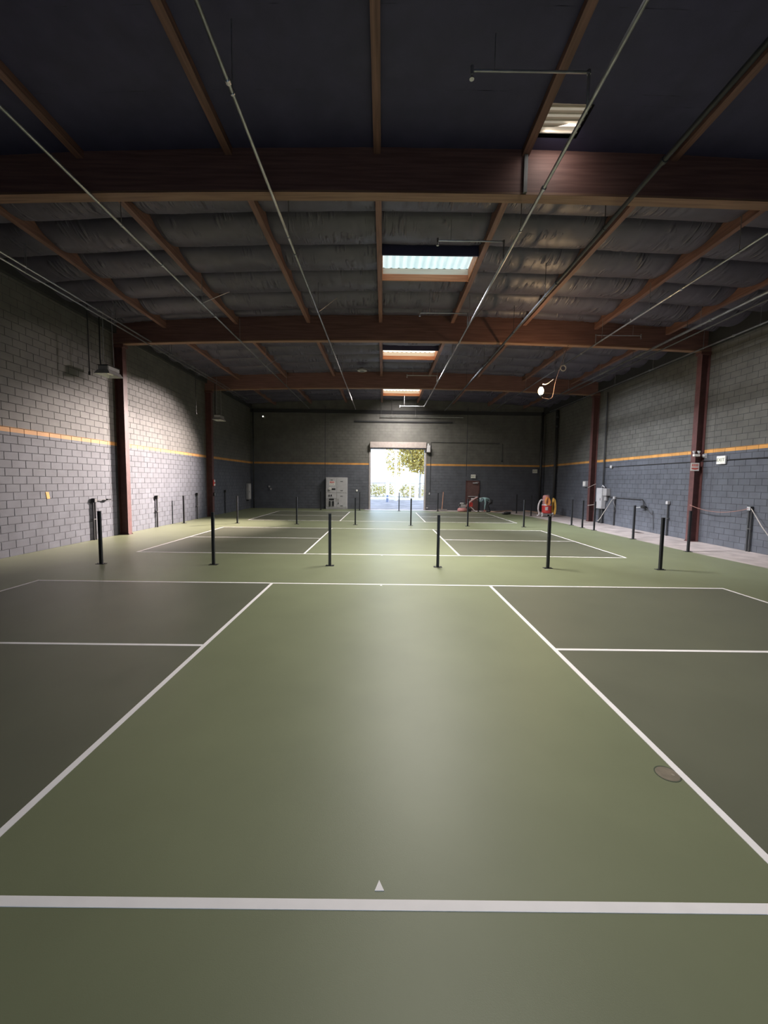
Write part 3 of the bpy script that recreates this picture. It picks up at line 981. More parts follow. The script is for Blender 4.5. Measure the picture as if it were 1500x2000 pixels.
# ------------------------------------------------------------------ exit signs
def exit_sign(c, xdir, nrm, w_, h_, label, textcol):
    """c centre of the face on the wall side; nrm points into the room"""
    xd = Vector(xdir); nd = Vector(nrm); up = Vector((0, 0, 1))
    t = thing('exit_sign', (c.x, c.y, c.z - h_ / 2), label, 'exit sign', 'exit signs')
    R = Matrix((xd, nd, up)).transposed()
    def bx(cx, cn, cz, dx, dn, dz, bev=.008):
        mb = MB().bevbox((cx, cn, cz), (dx, dn, dz), bev)
        mb.v = [R @ v + Vector(c) for v in mb.v]
        if R.determinant() < 0: mb.f = [f[::-1] for f in mb.f]
        return mb
    bx(0, .05, 0, w_, .055, h_).build('housing', M_WHITE, t)
    bx(0, .012, 0, w_ * .5, .024, h_ * .5).build('wall_mount', M_BLACK, t)
    bx(0, .0795, 0, w_ * .86, .005, h_ * .74, .002).build('face_plate', mat('sign_face', (0.80, 0.79, 0.70), .5, vary=.02), t)
    text_mesh('lettering', 'EXIT', h_ * .58, textcol, t, Vector(c) + nd * .083, xd, up)
    return t


M_LET = mat('dark_green_lettering', (0.10, 0.11, 0.06), .6)
a = at_x(1400, 899, XRI - .06); b = at_x(1417, 898, XRI - .06)
exit_sign(Vector((XR - .012, (a.y + b.y) / 2, a.z)), (0, -1, 0), (-1, 0, 0), max(.30, abs(a.y - b.y)), .27, 'white exit sign on the right wall beside the nearer brown column', M_LET)
a = at_y(924, 930.5, YB)
exit_sign(Vector((a.x, YB - .008, a.z)), (1, 0, 0), (0, -1, 0), .33, .26, 'white exit sign above the brown door in the far wall', M_LET)
a = at_y(1044.3, 920.5, YB)
exit_sign(Vector((a.x, YB - .008, a.z)), (1, 0, 0), (0, -1, 0), .33, .26, 'white exit sign on the far wall near the right corner', M_LET)

# ------------------------------------------------------------------ switchgear on the far wall
a = at_y(636, 932, YB - .5); b = at_y(678, 932, YB - .5)
gx0, gx1, gz = a.x, b.x, a.z
gy = YB - .42
t = thing('switchboard', ((gx0 + gx1) / 2, YB - .22, 0.004), 'tall light grey electrical switchboard against the far wall left of the open door', 'switchboard')
MB().bevbox(((gx0 + gx1) / 2, YB - .215, gz / 2 + .03), (gx1 - gx0, .40, gz - .06), .01).build('cabinet', M_LGREY, t)
MB().box((gx0, gy + .02, 0.004), (gx1, YB - .012, .06)).build('plinth', M_GREY, t)
W_ = gx1 - gx0


def gpanel(u0, u1, v0, v1, nm, m, d=.012):
    return MB().bevbox((gx0 + W_ * (u0 + u1) / 2, gy - d / 2, gz * (v0 + v1) / 2), (W_ * (u1 - u0), d, gz * (v1 - v0)), .004).build(nm, m, t)


gpanel(.52, .985, .52, .985, 'upper_door', M_LGREY)
gpanel(.52, .985, .07, .505, 'lower_door', M_LGREY)
gpanel(.015, .505, .52, .985, 'meter_door', M_LGREY)
gpanel(.015, .505, .34, .51, 'switch_panel', M_LGREY)
gpanel(.015, .37, .075, .33, 'breaker_panel', M_GREY)
gpanel(.385, .505, .075, .33, 'side_panel', M_LGREY)
for u in (.19, .34):
    gpanel(u - .035, u + .04, .10, .26, 'breaker', M_BLACK, .05)
gpanel(.16, .38, .29, .335, 'breaker_cap', M_BLACK, .03)
gpanel(.46, .62, .235, .33, 'data_plate', M_GREY, .016)
gpanel(.57, .61, .17, .215, 'lock_handle', M_DGREY, .05)
for u in (.165, .265):
    gpanel(u - .025, u + .02, .405, .46, 'selector_switch', M_BLACK, .05)
gpanel(.28, .45, .61, .655, 'register_window', M_BLACK, .03)
mm = MB().lathe((gx0 + W_ * .20, gy - .09, gz * .645), [(.09, 0), (.095, .02), (.095, .09)], 16, 'Y').build('meter', M_WHITE, t)
MB().lathe((gx0 + W_ * .20, gy - .095, gz * .645), [(.02, 0), (.02, .01)], 10, 'Y').build('meter_dial', M_BLACK, mm)
s_ = gpanel(.165, .425, .75, .88, 'danger_label', M_WHITE, .016)
gpanel(.185, .405, .822, .868, 'danger_band', M_RED, .020)
text_mesh('lettering', 'DANGER', .085, M_WHITE, t, (gx0 + W_ * .295, gy - .022, gz * .845), (1, 0, 0), (0, 0, 1))
for u, dx in ((.25, 1), (.34, -1)):
    MB().tube([(gx0 + W_ * (u - .035 * dx), gy - .02, gz * .775), (gx0 + W_ * (u + .02 * dx), gy - .02, gz * .805)], .008, 5).build('warning_mark', M_DGREY, t)
gpanel(.22, .33, .90, .925, 'name_plate', M_DGREY, .014)
for v in (.87, .585, .41, .11):
    gpanel(.68, .80, v - .008, v + .012, 'door_latch', M_DGREY, .022)

# small things fixed to the far wall
def wall_plate(px, py, w_, h_, label, cat, m, name):
    p = at_y(px, py, YB)
    t = thing(name, (p.x, YB - .008, p.z - h_ / 2), label, cat)
    MB().bevbox((p.x, YB - .03, p.z), (w_, .045, h_), .008).build('box', m, t)
    MB().box((p.x - w_ * .35, YB - .057, p.z - h_ * .35), (p.x + w_ * .35, YB - .052, p.z + h_ * .35)).build('cover', m, t)
    return t


wall_plate(526, 950, .12, .14, 'upper small grey outlet box low on the left of the far wall', 'outlet', M_GREY, 'outlet_box')
wall_plate(529, 955, .12, .12, 'lower small grey outlet box low on the left of the far wall', 'outlet', M_GREY, 'outlet_box')
wall_plate(838.5, 964, .08, .14, 'small pale switch plate right of the roll-up door', 'switch', M_LGREY, 'switch_box')
wall_plate(834, 992, .12, .07, 'small pale outlet near the floor right of the roll-up door', 'outlet', M_LGREY, 'outlet_box')
p = at_y(697, 958, YB)
t = thing('alarm_bell', (p.x, YB - .01, p.z - .07), 'small round white bell on the far wall beside the switchboard', 'bell')
MB().lathe((p.x, YB - .075, p.z), [(.03, 0), (.06, .012), (.07, .04), (.05, .065)], 14, 'Y').build('gong', M_WHITE, t)
MB().cbox((p.x, YB - .02, p.z - .02), (.10, .03, .12)).build('back_box', M_GREY, t)
p = at_y(980, 900, YB)
t = thing('surface_conduit', (p.x, YB - .03, p.z), 'short black conduit dropping on the far wall right of the door', 'conduit')
MB().tube([(p.x, YB - .035, p.z), (p.x, YB - .035, p.z + 1.2)], .018, 6).build('tube', M_DPIPE, t)
MB().cbox((p.x, YB - .03, p.z - .04), (.10, .04, .10)).build('end_box', M_DPIPE, t)
# corner down pipes
for px, lab, X, Y in ((1063, 'black vertical drain pipe in the far right corner', None, YB - .24), (495, 'dark vertical pipe in the far left corner', None, YB - .18)):
    p = at_y(px, 900, Y)
    xx = min(max(p.x, XL + .25), XR - .28)
    t = thing('corner_pipe', (xx, Y, 0), lab, 'pipe')
    r = .085 if px > 900 else .04
    MB().tube([(xx, Y, 0), (xx, Y, 6.9)], r, 12).build('tube', M_DPIPE, t, smooth=True)
    for z in (.6, 2.6, 4.9):
        MB().lathe((xx, Y, z), [(r + .003, 0), (r + .018, .01), (r + .018, .09), (r + .003, .10)], 12).build('coupling', M_DPIPE, t)
p = at_x(1081, 990, XR - .14)
t = thing('standpipe', (XR - .15, p.y, 0), 'thick black vertical standpipe on the right wall behind the red vacuum', 'pipe')
MB().tube([(XR - .15, p.y, 0), (XR - .15, p.y, 6.7)], .09, 12).build('tube', M_DPIPE, t, smooth=True)
for z in (.5, 3.0, 3.7, 5.6, 6.2):
    MB().lathe((XR - .15, p.y, z), [(.093, 0), (.115, .01), (.115, .11), (.093, .12)], 12).build('coupling', M_DPIPE, t)

# ------------------------------------------------------------------ right wall equipment
X = XR - .02
a = at_x(1166, 975, XR - .25); b = at_x(1176, 975, XR - .25)
zt, zb = at_x(1169, 953, XR - .25).z, at_x(1168, 993, XR - .25).z
yc = a.y - .15
t = thing('breaker_panel', (XR - .13, yc, zb), 'light grey breaker panel on the right wall beside the farther column', 'breaker panel')
MB().bevbox((XR - .13, yc, (zt + zb) / 2), (.22, .52, zt - zb), .015).build('enclosure', M_LGREY, t)
MB().bevbox((XR - .25, yc, (zt + zb) / 2), (.02, .44, (zt - zb) * .9), .006).build('panel_door', M_LGREY, t)
MB().cbox((XR - .265, yc - .18, (zt + zb) / 2 - .05), (.02, .03, .12)).build('latch', M_DGREY, t)
MB().bevbox((XR - .12, yc - .48, zt - .20), (.20, .34, .36), .01).build('disconnect_box', M_GREY, t)
MB().bevbox((XR - .10, yc - .42, zt - .50), (.10, .14, .26), .01).build('small_box', M_GREY, t)
MB().tube([(XR - .09, yc - .05, zt), (XR - .09, yc - .05, 6.6)], .035, 8).build('upper_conduit', M_DPIPE, t)
for dy in (-.10, .12):
    MB().tube([(XR - .10, yc + dy, .0), (XR - .10, yc + dy, zb)], .06, 8).build('lower_conduit', M_DPIPE, t)
MB().tube([(XR - .12, yc - .05, zt + .04), (XR - .16, yc - .16, zt + .13), (XR - .12, yc - .30, zt + .03)], .03, 6).build('elbow', M_LGREY, t)
# wires that cross the far right column
for py0, py1, lab in ((952, 945, 'pale wire stretched across the farther right column at panel height'), (987, 985, 'pale bar across the farther right column near its base')):
    p0 = at_x(1149, py0, XR - .33); p1 = at_x(1164, py1 if py1 < 950 else 985, XR - .33)
    t = thing('cross_wire', (p0.x, p0.y, p0.z), lab, 'wire')
    MB().tube([p0, p1], .018 if py0 > 960 else .012, 6).build('wire', M_ROPE, t)
    MB().cbox(p0, (.04, .05, .05)).build('clip', M_GREY, t)
p = at_x(1143, 945, XR - .1)
t = thing('meter_box', (XR - .08, p.y, p.z - .15), 'small pale box on the right wall just past the farther column', 'box')
MB().bevbox((XR - .09, p.y, p.z), (.16, .30, .32), .015).build('housing', M_LGREY, t)
MB().bevbox((XR - .175, p.y, p.z), (.012, .22, .22), .004).build('cover', M_WHITE, t)
# conduit along the wall at sign height
pc = at_x(1405, 900, XR - .05); pd = at_x(1180, 917, XR - .05)
t = thing('surface_conduit', (XR - .05, (pc.y + pd.y) / 2, pc.z), 'thin dark conduit running along the right wall below the ochre stripe', 'conduit')
MB().tube([(XR - .045, 9.0, pc.z + .02), (XR - .045, pd.y, pc.z + .02)], .014, 6).build('tube', M_DPIPE, t)
p = at_x(1194, 913, XR - .06)
MB().bevbox((XR - .07, p.y, pc.z + .02), (.10, .15, .15), .03).build('junction_box', M_LGREY, t)
# conduit to the black hose bib and the bib itself
p0 = at_x(1186, 972, XR - .06); p1 = at_x(1252, 978, XR - .06); p2 = at_x(1257, 988, XR - .12)
t = thing('faucet', (XR - .06, p2.y, p2.z - .1), 'black pipe elbow with a faucet halfway along the right wall', 'faucet')
MB().tube(smooth_path([(XR - .05, p0.y, p1.z + .05), (XR - .05, p1.y + .3, p1.z + .05), (XR - .06, p1.y - .1, p1.z + .03), (XR - .10, p2.y, p2.z)], 5), .024, 8).build('pipe', M_DPIPE, t)
MB().bevbox((XR - .12, p2.y, p2.z - .05), (.16, .26, .13), .04).build('valve_body', M_BLACK, t)
MB().tube([(XR - .15, p2.y + .10, p2.z - .06), (XR - .28, p2.y + .30, p2.z - .10)], .02, 6).build('spout', M_LGREY, t)
q = at_x(1273, 1035, XR - .03)
MB().tube(smooth_path([(XR - .07, p2.y - .12, p2.z - .08), (XR - .04, q.y + .05, p2.z - .35), (XR - .035, q.y, .9), (XR - .035, q.y - .1, q.z)], 5), .010, 6).build('cable', M_DPIPE, t)
# hanging tape and rope
p = at_x(1199, 985, XR - .16)
t = thing('tape_strip', (p.x, p.y, p.z - .2), 'short white tape strip hanging off the conduit riser by the breaker panel', 'tape')
MB().add([(p.x, p.y + .10, p.z + .16), (p.x - .03, p.y + .05, p.z + .16), (p.x - .03, p.y - .18, p.z - .16), (p.x, p.y - .13, p.z - .16),
          (p.x + .01, p.y + .10, p.z + .16), (p.x - .02, p.y + .05, p.z + .16), (p.x - .02, p.y - .18, p.z - .16), (p.x + .01, p.y - .13, p.z - .16)],
         [(0, 1, 2, 3), (7, 6, 5, 4), (0, 4, 5, 1), (1, 5, 6, 2), (2, 6, 7, 3), (3, 7, 4, 0)]).build('strip', M_WHITE, t)
p0 = at_x(1196, 975, XR - .15); p1 = at_x(1166, 1017, XR - .75)
t = tag(MB().tube(smooth_path([p0, p0.lerp(p1, .5) - Vector((0, 0, .06)), p0.lerp(p1, .85) - Vector((0, 0, .10)), p1], 6), .014, 6).build('rope', M_ROPE),
        'pale rope slanting down from the riser to the concrete beside the breaker panel', 'rope')
p0 = at_x(1347, 986, XR - .36); p1 = Vector((pb4.x - .07, pb4.y, pb4.z))
tag(MB().tube(arc(p0, p1, .18, 12), .010, 6).build('slack_cord', mat('reddish_cord', (0.32, 0.16, 0.13), .7)), 'thin slack cord strung from the nearer right column to the pale conduit box', 'cord')
p0 = Vector((pb4.x - .07, pb4.y - .1, pb4.z)); p1 = at_x(1512, 1062, XR - .55)
tag(MB().tube([p0, p0.lerp(p1, .5) - Vector((0, 0, .05)), p1], .013, 6).build('rope', M_ROPE), 'rope dropping to the floor from the conduit box at the right edge', 'rope')
# things on the nearer right column
CFX = XRI - .30
p = at_x(1355, 912, CFX - .02)
t = thing('warning_sign', (CFX, BEAMS[1], p.z - .14), 'small red and white warning sign on the nearer right column', 'sign')
yy = BEAMS[1] - BWID - .04
MB().bevbox((CFX - .02, yy, p.z), (.30, .012, .28), .004).build('plate', M_WHITE, t)
MB().box((CFX - .13, yy - .009, p.z + .02), (CFX + .09, yy - .006, p.z + .10)).build('red_band', mat('sign_red', (0.62, 0.13, 0.10), .5), t)
MB().prism([(CFX - .14, -.02), (CFX + .10, -.02), (CFX + .10, -.07), (CFX - .02, -.10), (CFX - .14, -.07)], 0, .003)
mb = MB().prism([(CFX - .14, -.03), (CFX + .10, -.03), (CFX + .10, -.075), (CFX - .02, -.105), (CFX - .14, -.075)], 0, .004)
mb.v = [Vector((v.x, yy - .006 - v.z, p.z + v.y)) for v in mb.v]; mb.f = [f[::-1] for f in mb.f]
mb.build('red_arrow_band', MATS['sign_red'], t)
for k in range(3):
    MB().box((CFX - .11 + k * .066, yy - .012, p.z + .035), (CFX - .06 + k * .066, yy - .009, p.z + .085)).build('pale_mark', mat('pale_red', (0.72, 0.42, 0.36), .6), t)
MB().cbox((CFX + .04, yy + .03, p.z), (.05, .06, .12)).build('bracket', M_DGREY, t)
p = at_x(1356, 888, CFX - .02)
t = thing('emergency_light', (CFX, BEAMS[1] - .2, p.z - .1), 'white twin head emergency light on the nearer right column', 'emergency light')
MB().bevbox((CFX - .01, yy - .02, p.z - .03), (.22, .10, .08), .015).build('battery_case', M_WHITE, t)
for s in (-1, 1):
    h = MB().lathe((CFX - .01 + s * .085, yy - .02, p.z + .03), [(.02, 0), (.03, .02), (.05, .07), (.052, .09)], 12).build('lamp_head', M_LGREY, t)
    MB().lathe((CFX - .01 + s * .085, yy - .02, p.z + .115), [(.046, 0), (.046, .008)], 12).build('lens', M_WHITE, h)
p = at_x(1372, 890, XR - .1)
t = thing('round_sensor', (XR - .06, p.y, p.z - .06), 'small pale round sensor between the emergency light and the exit sign', 'sensor')
MB().lathe((XR - .10, p.y, p.z), [(.04, 0), (.06, .02), (.065, .09)], 12, 'X').build('body', M_LGREY, t)
MB().cbox((XR - .012, p.y, p.z), (.02, .16, .16)).build('base', M_GREY, t)
# dusty floor box in the concrete
p = at_z(1245, 1040)
t = thing('floor_drain', (p.x, p.y, 0), 'small rusty floor drain in the concrete strip below the faucet', 'drain')
MB().box((p.x - .12, p.y - .25, -.002), (p.x + .12, p.y + .25, .006)).build('frame', mat('rust', (0.16, 0.10, 0.08), .8, vary=.3), t)
for k in range(5):
    MB().box((p.x - .09, p.y - .2 + k * .09, .006), (p.x + .09, p.y - .17 + k * .09, .012)).build('bar', M_DGREY, t)

# ------------------------------------------------------------------ left wall equipment
p = at_x(93, 967.5, XLI)
a = at_x(90, 961, XLI); b = at_x(96.5, 974, XLI)
mb = MB().box((XLI - .006, a.y, b.z), (XLI + .006, b.y, a.z))
for v in mb.v: v.y += .02 * (1 if v.z < p.z else -1)
tag(mb.build('paper_tag', M_ORANGE), 'small orange tag stuck on the left block wall', 'tag')
p = at_x(486, 960, XLI + .1)
t = thing('breaker_panel', (XLI + .08, p.y, p.z - .5), 'tall narrow grey panel on the left wall near the far corner', 'breaker panel')
MB().bevbox((XLI + .09, p.y, p.z), (.17, .55, 1.1), .015).build('enclosure', M_GREY, t)
MB().bevbox((XLI + .182, p.y, p.z), (.014, .44, .95), .005).build('panel_door', M_LGREY, t)
MB().cbox((XLI + .195, p.y - .17, p.z), (.02, .03, .10)).build('latch', M_DGREY, t)
p = at_x(419, 943, XLI + .32)
t = thing('alarm_horn', (XLI + .34, BEAMS[2], p.z - .2), 'red and white alarm box on the farther left column', 'alarm')
MB().bevbox((XLI + .35, BEAMS[2] - .02, p.z), (.06, .18, .34), .01).build('red_housing', M_RED, t)
MB().bevbox((XLI + .375, BEAMS[2] - .02, p.z + .10), (.03, .14, .12), .01).build('strobe', M_WHITE, t)
MB().bevbox((XLI + .375, BEAMS[2] - .02, p.z - .10), (.03, .14, .10), .01).build('pull_handle', M_WHITE, t)
p = at_x(421, 965, XLI + .32)
t = thing('outlet_box', (XLI + .33, BEAMS[2], p.z - .05), 'small dark outlet box on the farther left column', 'outlet')
MB().bevbox((XLI + .345, BEAMS[2], p.z), (.06, .11, .18), .01).build('box', M_BLACK, t)
MB().cbox((XLI + .378, BEAMS[2], p.z), (.006, .08, .13)).build('cover', M_GREY, t)
# the flood light's cast shadow falls here on the left wall; nothing drawn
p = at_x(279, 786, XLI + .004)


# hanging flood lights and bare rods by the left wall
def flood(px, py, X, scale, label, rods):
    c = at_x(px, py, X)
    t = thing('high_bay_light', (c.x, c.y, c.z - .12 * scale), label, 'ceiling light', 'hanging flood lights')
    L, Wd, H = .62 * scale, .36 * scale, .22 * scale
    # flared open-bottomed reflector hood: outer shell
    def hood(L0, W0, z0, L1, W1, z1):
        return [(c.x - W0, c.y - L0, c.z + z0), (c.x + W0, c.y - L0, c.z + z0), (c.x + W0, c.y + L0, c.z + z0), (c.x - W0, c.y + L0, c.z + z0),
                (c.x - W1, c.y - L1, c.z + z1), (c.x + W1, c.y - L1, c.z + z1), (c.x + W1, c.y + L1, c.z + z1), (c.x - W1, c.y + L1, c.z + z1)]
    MB().add(hood(L * .56, Wd * .66, -H * .5, L * .46, Wd * .46, H * .05), [(0, 1, 5, 4), (1, 2, 6, 5), (2, 3, 7, 6), (3, 0, 4, 7), (4, 5, 6, 7)]).build('hood', M_GREY, t)
    MB().add(hood(L * .545, Wd * .64, -H * .5, L * .44, Wd * .44, H * .02), [(4, 5, 1, 0), (5, 6, 2, 1), (6, 7, 3, 2), (7, 4, 0, 3), (7, 6, 5, 4)]).build('reflector', M_LAMPREF, t)
    MB().bevbox((c.x, c.y, c.z + H * .36), (Wd * .9, L * .9, H * .6), .02).build('ballast_housing', M_GREY, t)
    MB().bevbox((c.x, c.y, c.z + H * .69), (Wd * .96, L * .96, H * .10), .01).build('housing_lid', M_BLACK, t)
    MB().lathe((c.x, c.y - L * .25, c.z - H * .12), [(.012, 0), (.04, .05), (.05, .18), (.04, .30), (.015, .36)], 10, 'Y').build('lamp_tube', M_WHITE, t)
    for s in (-1, 1):
        z1 = 7.52 + bow(-7.58)
        MB().tube([(c.x + s * .05, c.y + s * L * .28, c.z + H * .5), (c.x + s * .05, c.y + s * L * .2, z1)], .011, 6).build('chain', M_PIPE, t)
    if rods:
        MB().tube([(c.x - .12, c.y - L * .3, c.z + H * .5), (c.x - .12, c.y - L * .34, c.z + .38 * scale), (c.x - .12, c.y - L * .30, 6.9)], .020, 6).build('power_cord', M_BLACK, t)
    return c


flood(213, 727, -8.62, 1.0, 'black hooded flood light hung by the left wall before the nearer column', True)
flood(428, 817, -8.62, 1.0, 'smaller looking hooded flood light hung by the farther left column', True)
for px, y0, y1, lab in ((175, 622, 727, 'black conduit drop hanging by the left wall before the nearer column'), (383, 741, 806, 'black conduit drop hanging by the left wall between the columns')):
    a = at_x(px, y1, -8.75)
    t = thing('conduit_drop', (-8.75, a.y, a.z), lab, 'conduit', 'hanging conduit drops')
    MB().tube([(-8.75, a.y, a.z), (-8.75, a.y, 7.45)], .018, 8).build('tube', M_DPIPE, t)
    MB().lathe((-8.75, a.y, a.z - .08), [(.028, 0), (.032, .02), (.032, .09), (.02, .11)], 10).build('end_fitting', M_BLACK, t)
# camera in the far left corner
p = at_y(514, 813.5, YB - .5)
t = thing('security_camera', (p.x, YB - .2, p.z), 'tiny white camera lamp high in the far left corner', 'camera')
MB().lathe((p.x, YB - .55, p.z), [(.05, 0), (.07, .03), (.07, .22)], 12, 'Y').build('body', M_WHITE, t)
MB().lathe((p.x, YB - .556, p.z), [(.045, 0), (.045, .006)], 12, 'Y').build('lens', mat('lit_lens', (1, 1, .9), .4, emit=3, ecol=(1, 1, .85)), t)
MB().tube([(p.x, YB - .34, p.z), (p.x, YB, p.z + .06)], .02, 6).build('arm', M_GREY, t)
# round disc under the insulation
p = at_z(707, 723, 7.35)
t = thing('ceiling_vent', (p.x, p.y, 7.30), 'round grey vent disc under the insulation left of the middle skylight', 'vent')
MB().lathe((p.x, p.y, 7.30), [(.20, 0), (.24, .02), (.22, .10), (.10, .16)], 20).build('disc', M_GREY, t)
MB().lathe((p.x, p.y, 7.29), [(.10, 0), (.12, .012)], 16).build('hub', M_DGREY, t)

# ------------------------------------------------------------------ bare bulb on its cord
BY = 13.6
b = at_y(1056.5, 765, BY)
t = thing('work_light', (b.x, b.y, b.z - .1), 'bare glowing bulb on a looped cord below the right side of the roof', 'light bulb')
MB().lathe((b.x, b.y, b.z - .10), [(.012, 0), (.05, .015), (.078, .06), (.085, .12), (.075, .18), (.04, .24)], 16).build('bulb', M_BULB, t, smooth=True)
MB().lathe((b.x, b.y, b.z - .155), [(.03, 0), (.034, .02), (.034, .06)], 12).build('socket', M_BLACK, t)
c1 = at_y(1078, 776, BY); c2 = at_y(1085, 745, BY); c3 = at_y(1095, 715, BY + .3); c4 = at_y(1110, 682, BEAMS[1] - .05); c4 = Vector((c4.x, c4.y, beam_z(c4.x) + .03))
MB().tube(smooth_path([(b.x, b.y, b.z - .15), at_y(1064, 778, BY), c1, c2, c3, c4], 6), .008, 6).build('cord', mat('brown_cord', (0.16, 0.09, 0.06), .6), t)
g = at_y(1068, 750, BY); g2 = at_y(1081, 741, BY)
MB().tube(smooth_path([at_y(1060, 750, BY), g, g2], 5), .012, 6).build('hook', M_ROPE, t)
l = bpy.data.lights.new('bulb_light', 'POINT'); l.energy = 150; l.color = (1, .66, .36); l.shadow_soft_size = .08
lo = bpy.data.objects.new('bulb_light', l); COL.objects.link(lo); lo.location = (b.x, b.y - .02, b.z + .14)
p = at_y(1100, 719, 15.6)
t = thing('pulley', (p.x, p.y, p.z), 'small ring pulley hanging near the bare bulb', 'pulley')
MB().tube([(p.x + .10 * math.cos(a * .5236), p.y, p.z + .10 * math.sin(a * .5236)) for a in range(13)], .02, 6).build('ring', M_GREY, t)
MB().tube([(p.x, p.y, p.z + .1), (p.x, p.y, 7.75)], .008, 6).build('rod', M_PIPE, t)

# ------------------------------------------------------------------ push broom leaning by the door, dark bundle, hose on the floor
p = at_z(863, 998); top = at_y(866, 961, p.y + .35)
t = thing('push_broom', (p.x, p.y, 0), 'push broom with an orange wooden handle standing right of the open door', 'broom')
MB().tube([(p.x, p.y, .09), (top.x, p.y + .35, top.z)], .022, 8).build('handle', mat('broom_handle', (0.50, 0.24, 0.14), .5), t)
MB().bevbox((p.x, p.y, .10), (.72, .07, .05), .012).build('head_block', mat('broom_block', (0.30, 0.26, 0.24), .6), t)
mb = MB()
for k in range(24):
    x = p.x - .34 + k * .0296
    mb.tube([(x, p.y, .08), (x + random.uniform(-.01, .01), p.y + random.uniform(-.03, .03), .002)], .010, 5)
mb.build('bristles', mat('bristle', (0.33, 0.30, 0.29), .8), t)
p = at_z(989, 1005)
t = thing('tool_bag', (p.x, p.y, .004), 'small black bundle lying on the green floor near the far court corner', 'bag')
mb = MB().bevbox((p.x, p.y, .07), (.52, .30, .12), .045)
for v in mb.v: v.z += .03 * math.sin((v.x - p.x) * 6) + (.02 if v.x > p.x else 0) * (v.z > .07)
mb.build('body', M_BLACK, t)
MB().tube(arc((p.x - .15, p.y, .13), (p.x + .15, p.y, .13), -.05, 8), .012, 6).build('handle', M_BLACK, t)
pts = [at_z(946, 998.5), at_z(965, 1000.5), at_z(990, 998.5), at_z(1015, 998), at_z(1040, 1000), at_z(1052, 1003.5)]
pts = [Vector((q.x, q.y, .03)) for q in pts]
tag(MB().tube(smooth_path(pts, 6), .028, 8).build('floor_hose', mat('tan_hose', (0.50, 0.33, 0.24), .6)), 'long tan hose lying on the floor along the far wall to the vacuum', 'hose')

# ------------------------------------------------------------------ red industrial vacuum by the right wall
v0 = at_z(1067, 1009)
VX, VY = v0.x, v0.y
t = thing('dust_vacuum', (VX, VY, 0), 'red industrial vacuum with a pale hose and yellow cords near the far right corner', 'vacuum')
MB().lathe((VX, VY, .22), [(.25, 0), (.27, .03), (.27, .40), (.29, .42), (.29, .46)], 20).build('dust_tank', M_RED, t, smooth=False)
MB().lathe((VX, VY, .68), [(.29, 0), (.28, .05), (.20, .10)], 20).build('tank_lid', M_HOSE, t)
MB().lathe((VX - .05, VY, .76), [(.20, 0), (.205, .04), (.205, .42), (.18, .50), (.10, .54)], 18).build('filter_canister', M_PINK, t)
MB().lathe((VX + .10, VY + .05, .95), [(.15, 0), (.17, .05), (.17, .30), (.12, .38), (.05, .42)], 16).build('motor_head', M_DGREY, t)
MB().bevbox((VX - .12, VY - .30, .50), (.16, .02, .20), .005).build('label_plate', M_HOSE, t)
MB().bevbox((VX, VY, .17), (.66, .55, .05), .015).build('chassis', M_GREY, t)
for s in (-1, 1):
    w_ = MB().lathe((VX + s * .30 - .03, VY - .10, .13), [(.06, 0), (.13, .005), (.13, .055), (.06, .06)], 18, 'X').build('wheel', M_HOSE, t)
    MB().lathe((VX + s * .30 - .036, VY - .10, .13), [(.035, 0), (.035, .072)], 10, 'X').build('hub_cap', M_DGREY, w_)
for s in (-1, 1):
    MB().lathe((VX + s * .22, VY + .24, .0), [(.03, 0), (.055, .02), (.055, .09), (.02, .15)], 10).build('caster', M_BLACK, t)
MB().tube(smooth_path([(VX + .27, VY + .22, .18), (VX + .28, VY + .24, 1.10), (VX + .10, VY + .24, 1.30), (VX - .12, VY + .24, 1.28)], 6), .02, 8).build('push_handle', M_DGREY, t)
MB().tube(smooth_path([(VX - .22, VY - .05, .98), (VX - .38, VY - .05, 1.0), (VX - .50, VY - .05, .75), (VX - .52, VY - .05, .42), (VX - .46, VY - .05, .16), (VX - .58, VY - .05, .05)], 8), .045, 10).build('suction_hose', M_HOSE, t, smooth=True)


def coil(cx, cy, zt, zb, wd, turns, m, nm, r=.016):
    for k in range(turns):
        o = (k - turns / 2) * .022
        pts = []
        for a in range(17):
            an = a / 16 * 2 * math.pi
            pts.append((cx + o * .8 + (wd * (.6 + .4 * (1 - math.cos(an)) / 2 + .05 * k)) * math.sin(an), cy - .02 - k * .012, zt + (zb - zt) * (1 - math.cos(an)) / 2 - k * .015))
        MB().tube(pts, r, 6, caps=False).build(nm, m, t)


coil(VX - .07, VY - .24, 1.20, .76, .13, 5, M_ORG, 'orange_cord_loop')
coil(VX + .40, VY - .02, 1.13, .16, .10, 5, M_YEL, 'yellow_cord_loop')
MB().tube([(VX + .27, VY + .10, 1.12), (VX + .40, VY - .06, 1.14)], .015, 6).build('cord_hook', M_DGREY, t)

# ------------------------------------------------------------------ walk-behind floor grinder by the brown door
g0 = at_z(904, 999)
GX, GY = g0.x, 28.05
t = thing('floor_grinder', (GX, GY, 0), 'faded red floor grinder with an engine and long handle before the brown door', 'grinder')
MB().lathe((GX - .05, GY, .0), [(.30, .02), (.33, .05), (.33, .16), (.26, .24)], 20).build('disc_shroud', M_PINK, t)
MB().bevbox((GX - .02, GY, .36), (.42, .34, .26), .04).build('engine_block', M_GREY, t)
MB().lathe((GX + .08, GY, .44), [(.13, 0), (.15, .03), (.15, .12), (.08, .17)], 14).build('recoil_starter', M_DGREY, t)
MB().bevbox((GX - .10, GY - .05, .56), (.26, .22, .10), .04).build('fuel_tank', M_LGREY, t)
MB().lathe((GX - .26, GY - .12, .36), [(.07, 0), (.08, .02), (.08, .16), (.05, .18)], 10).build('muffler', M_DGREY, t)
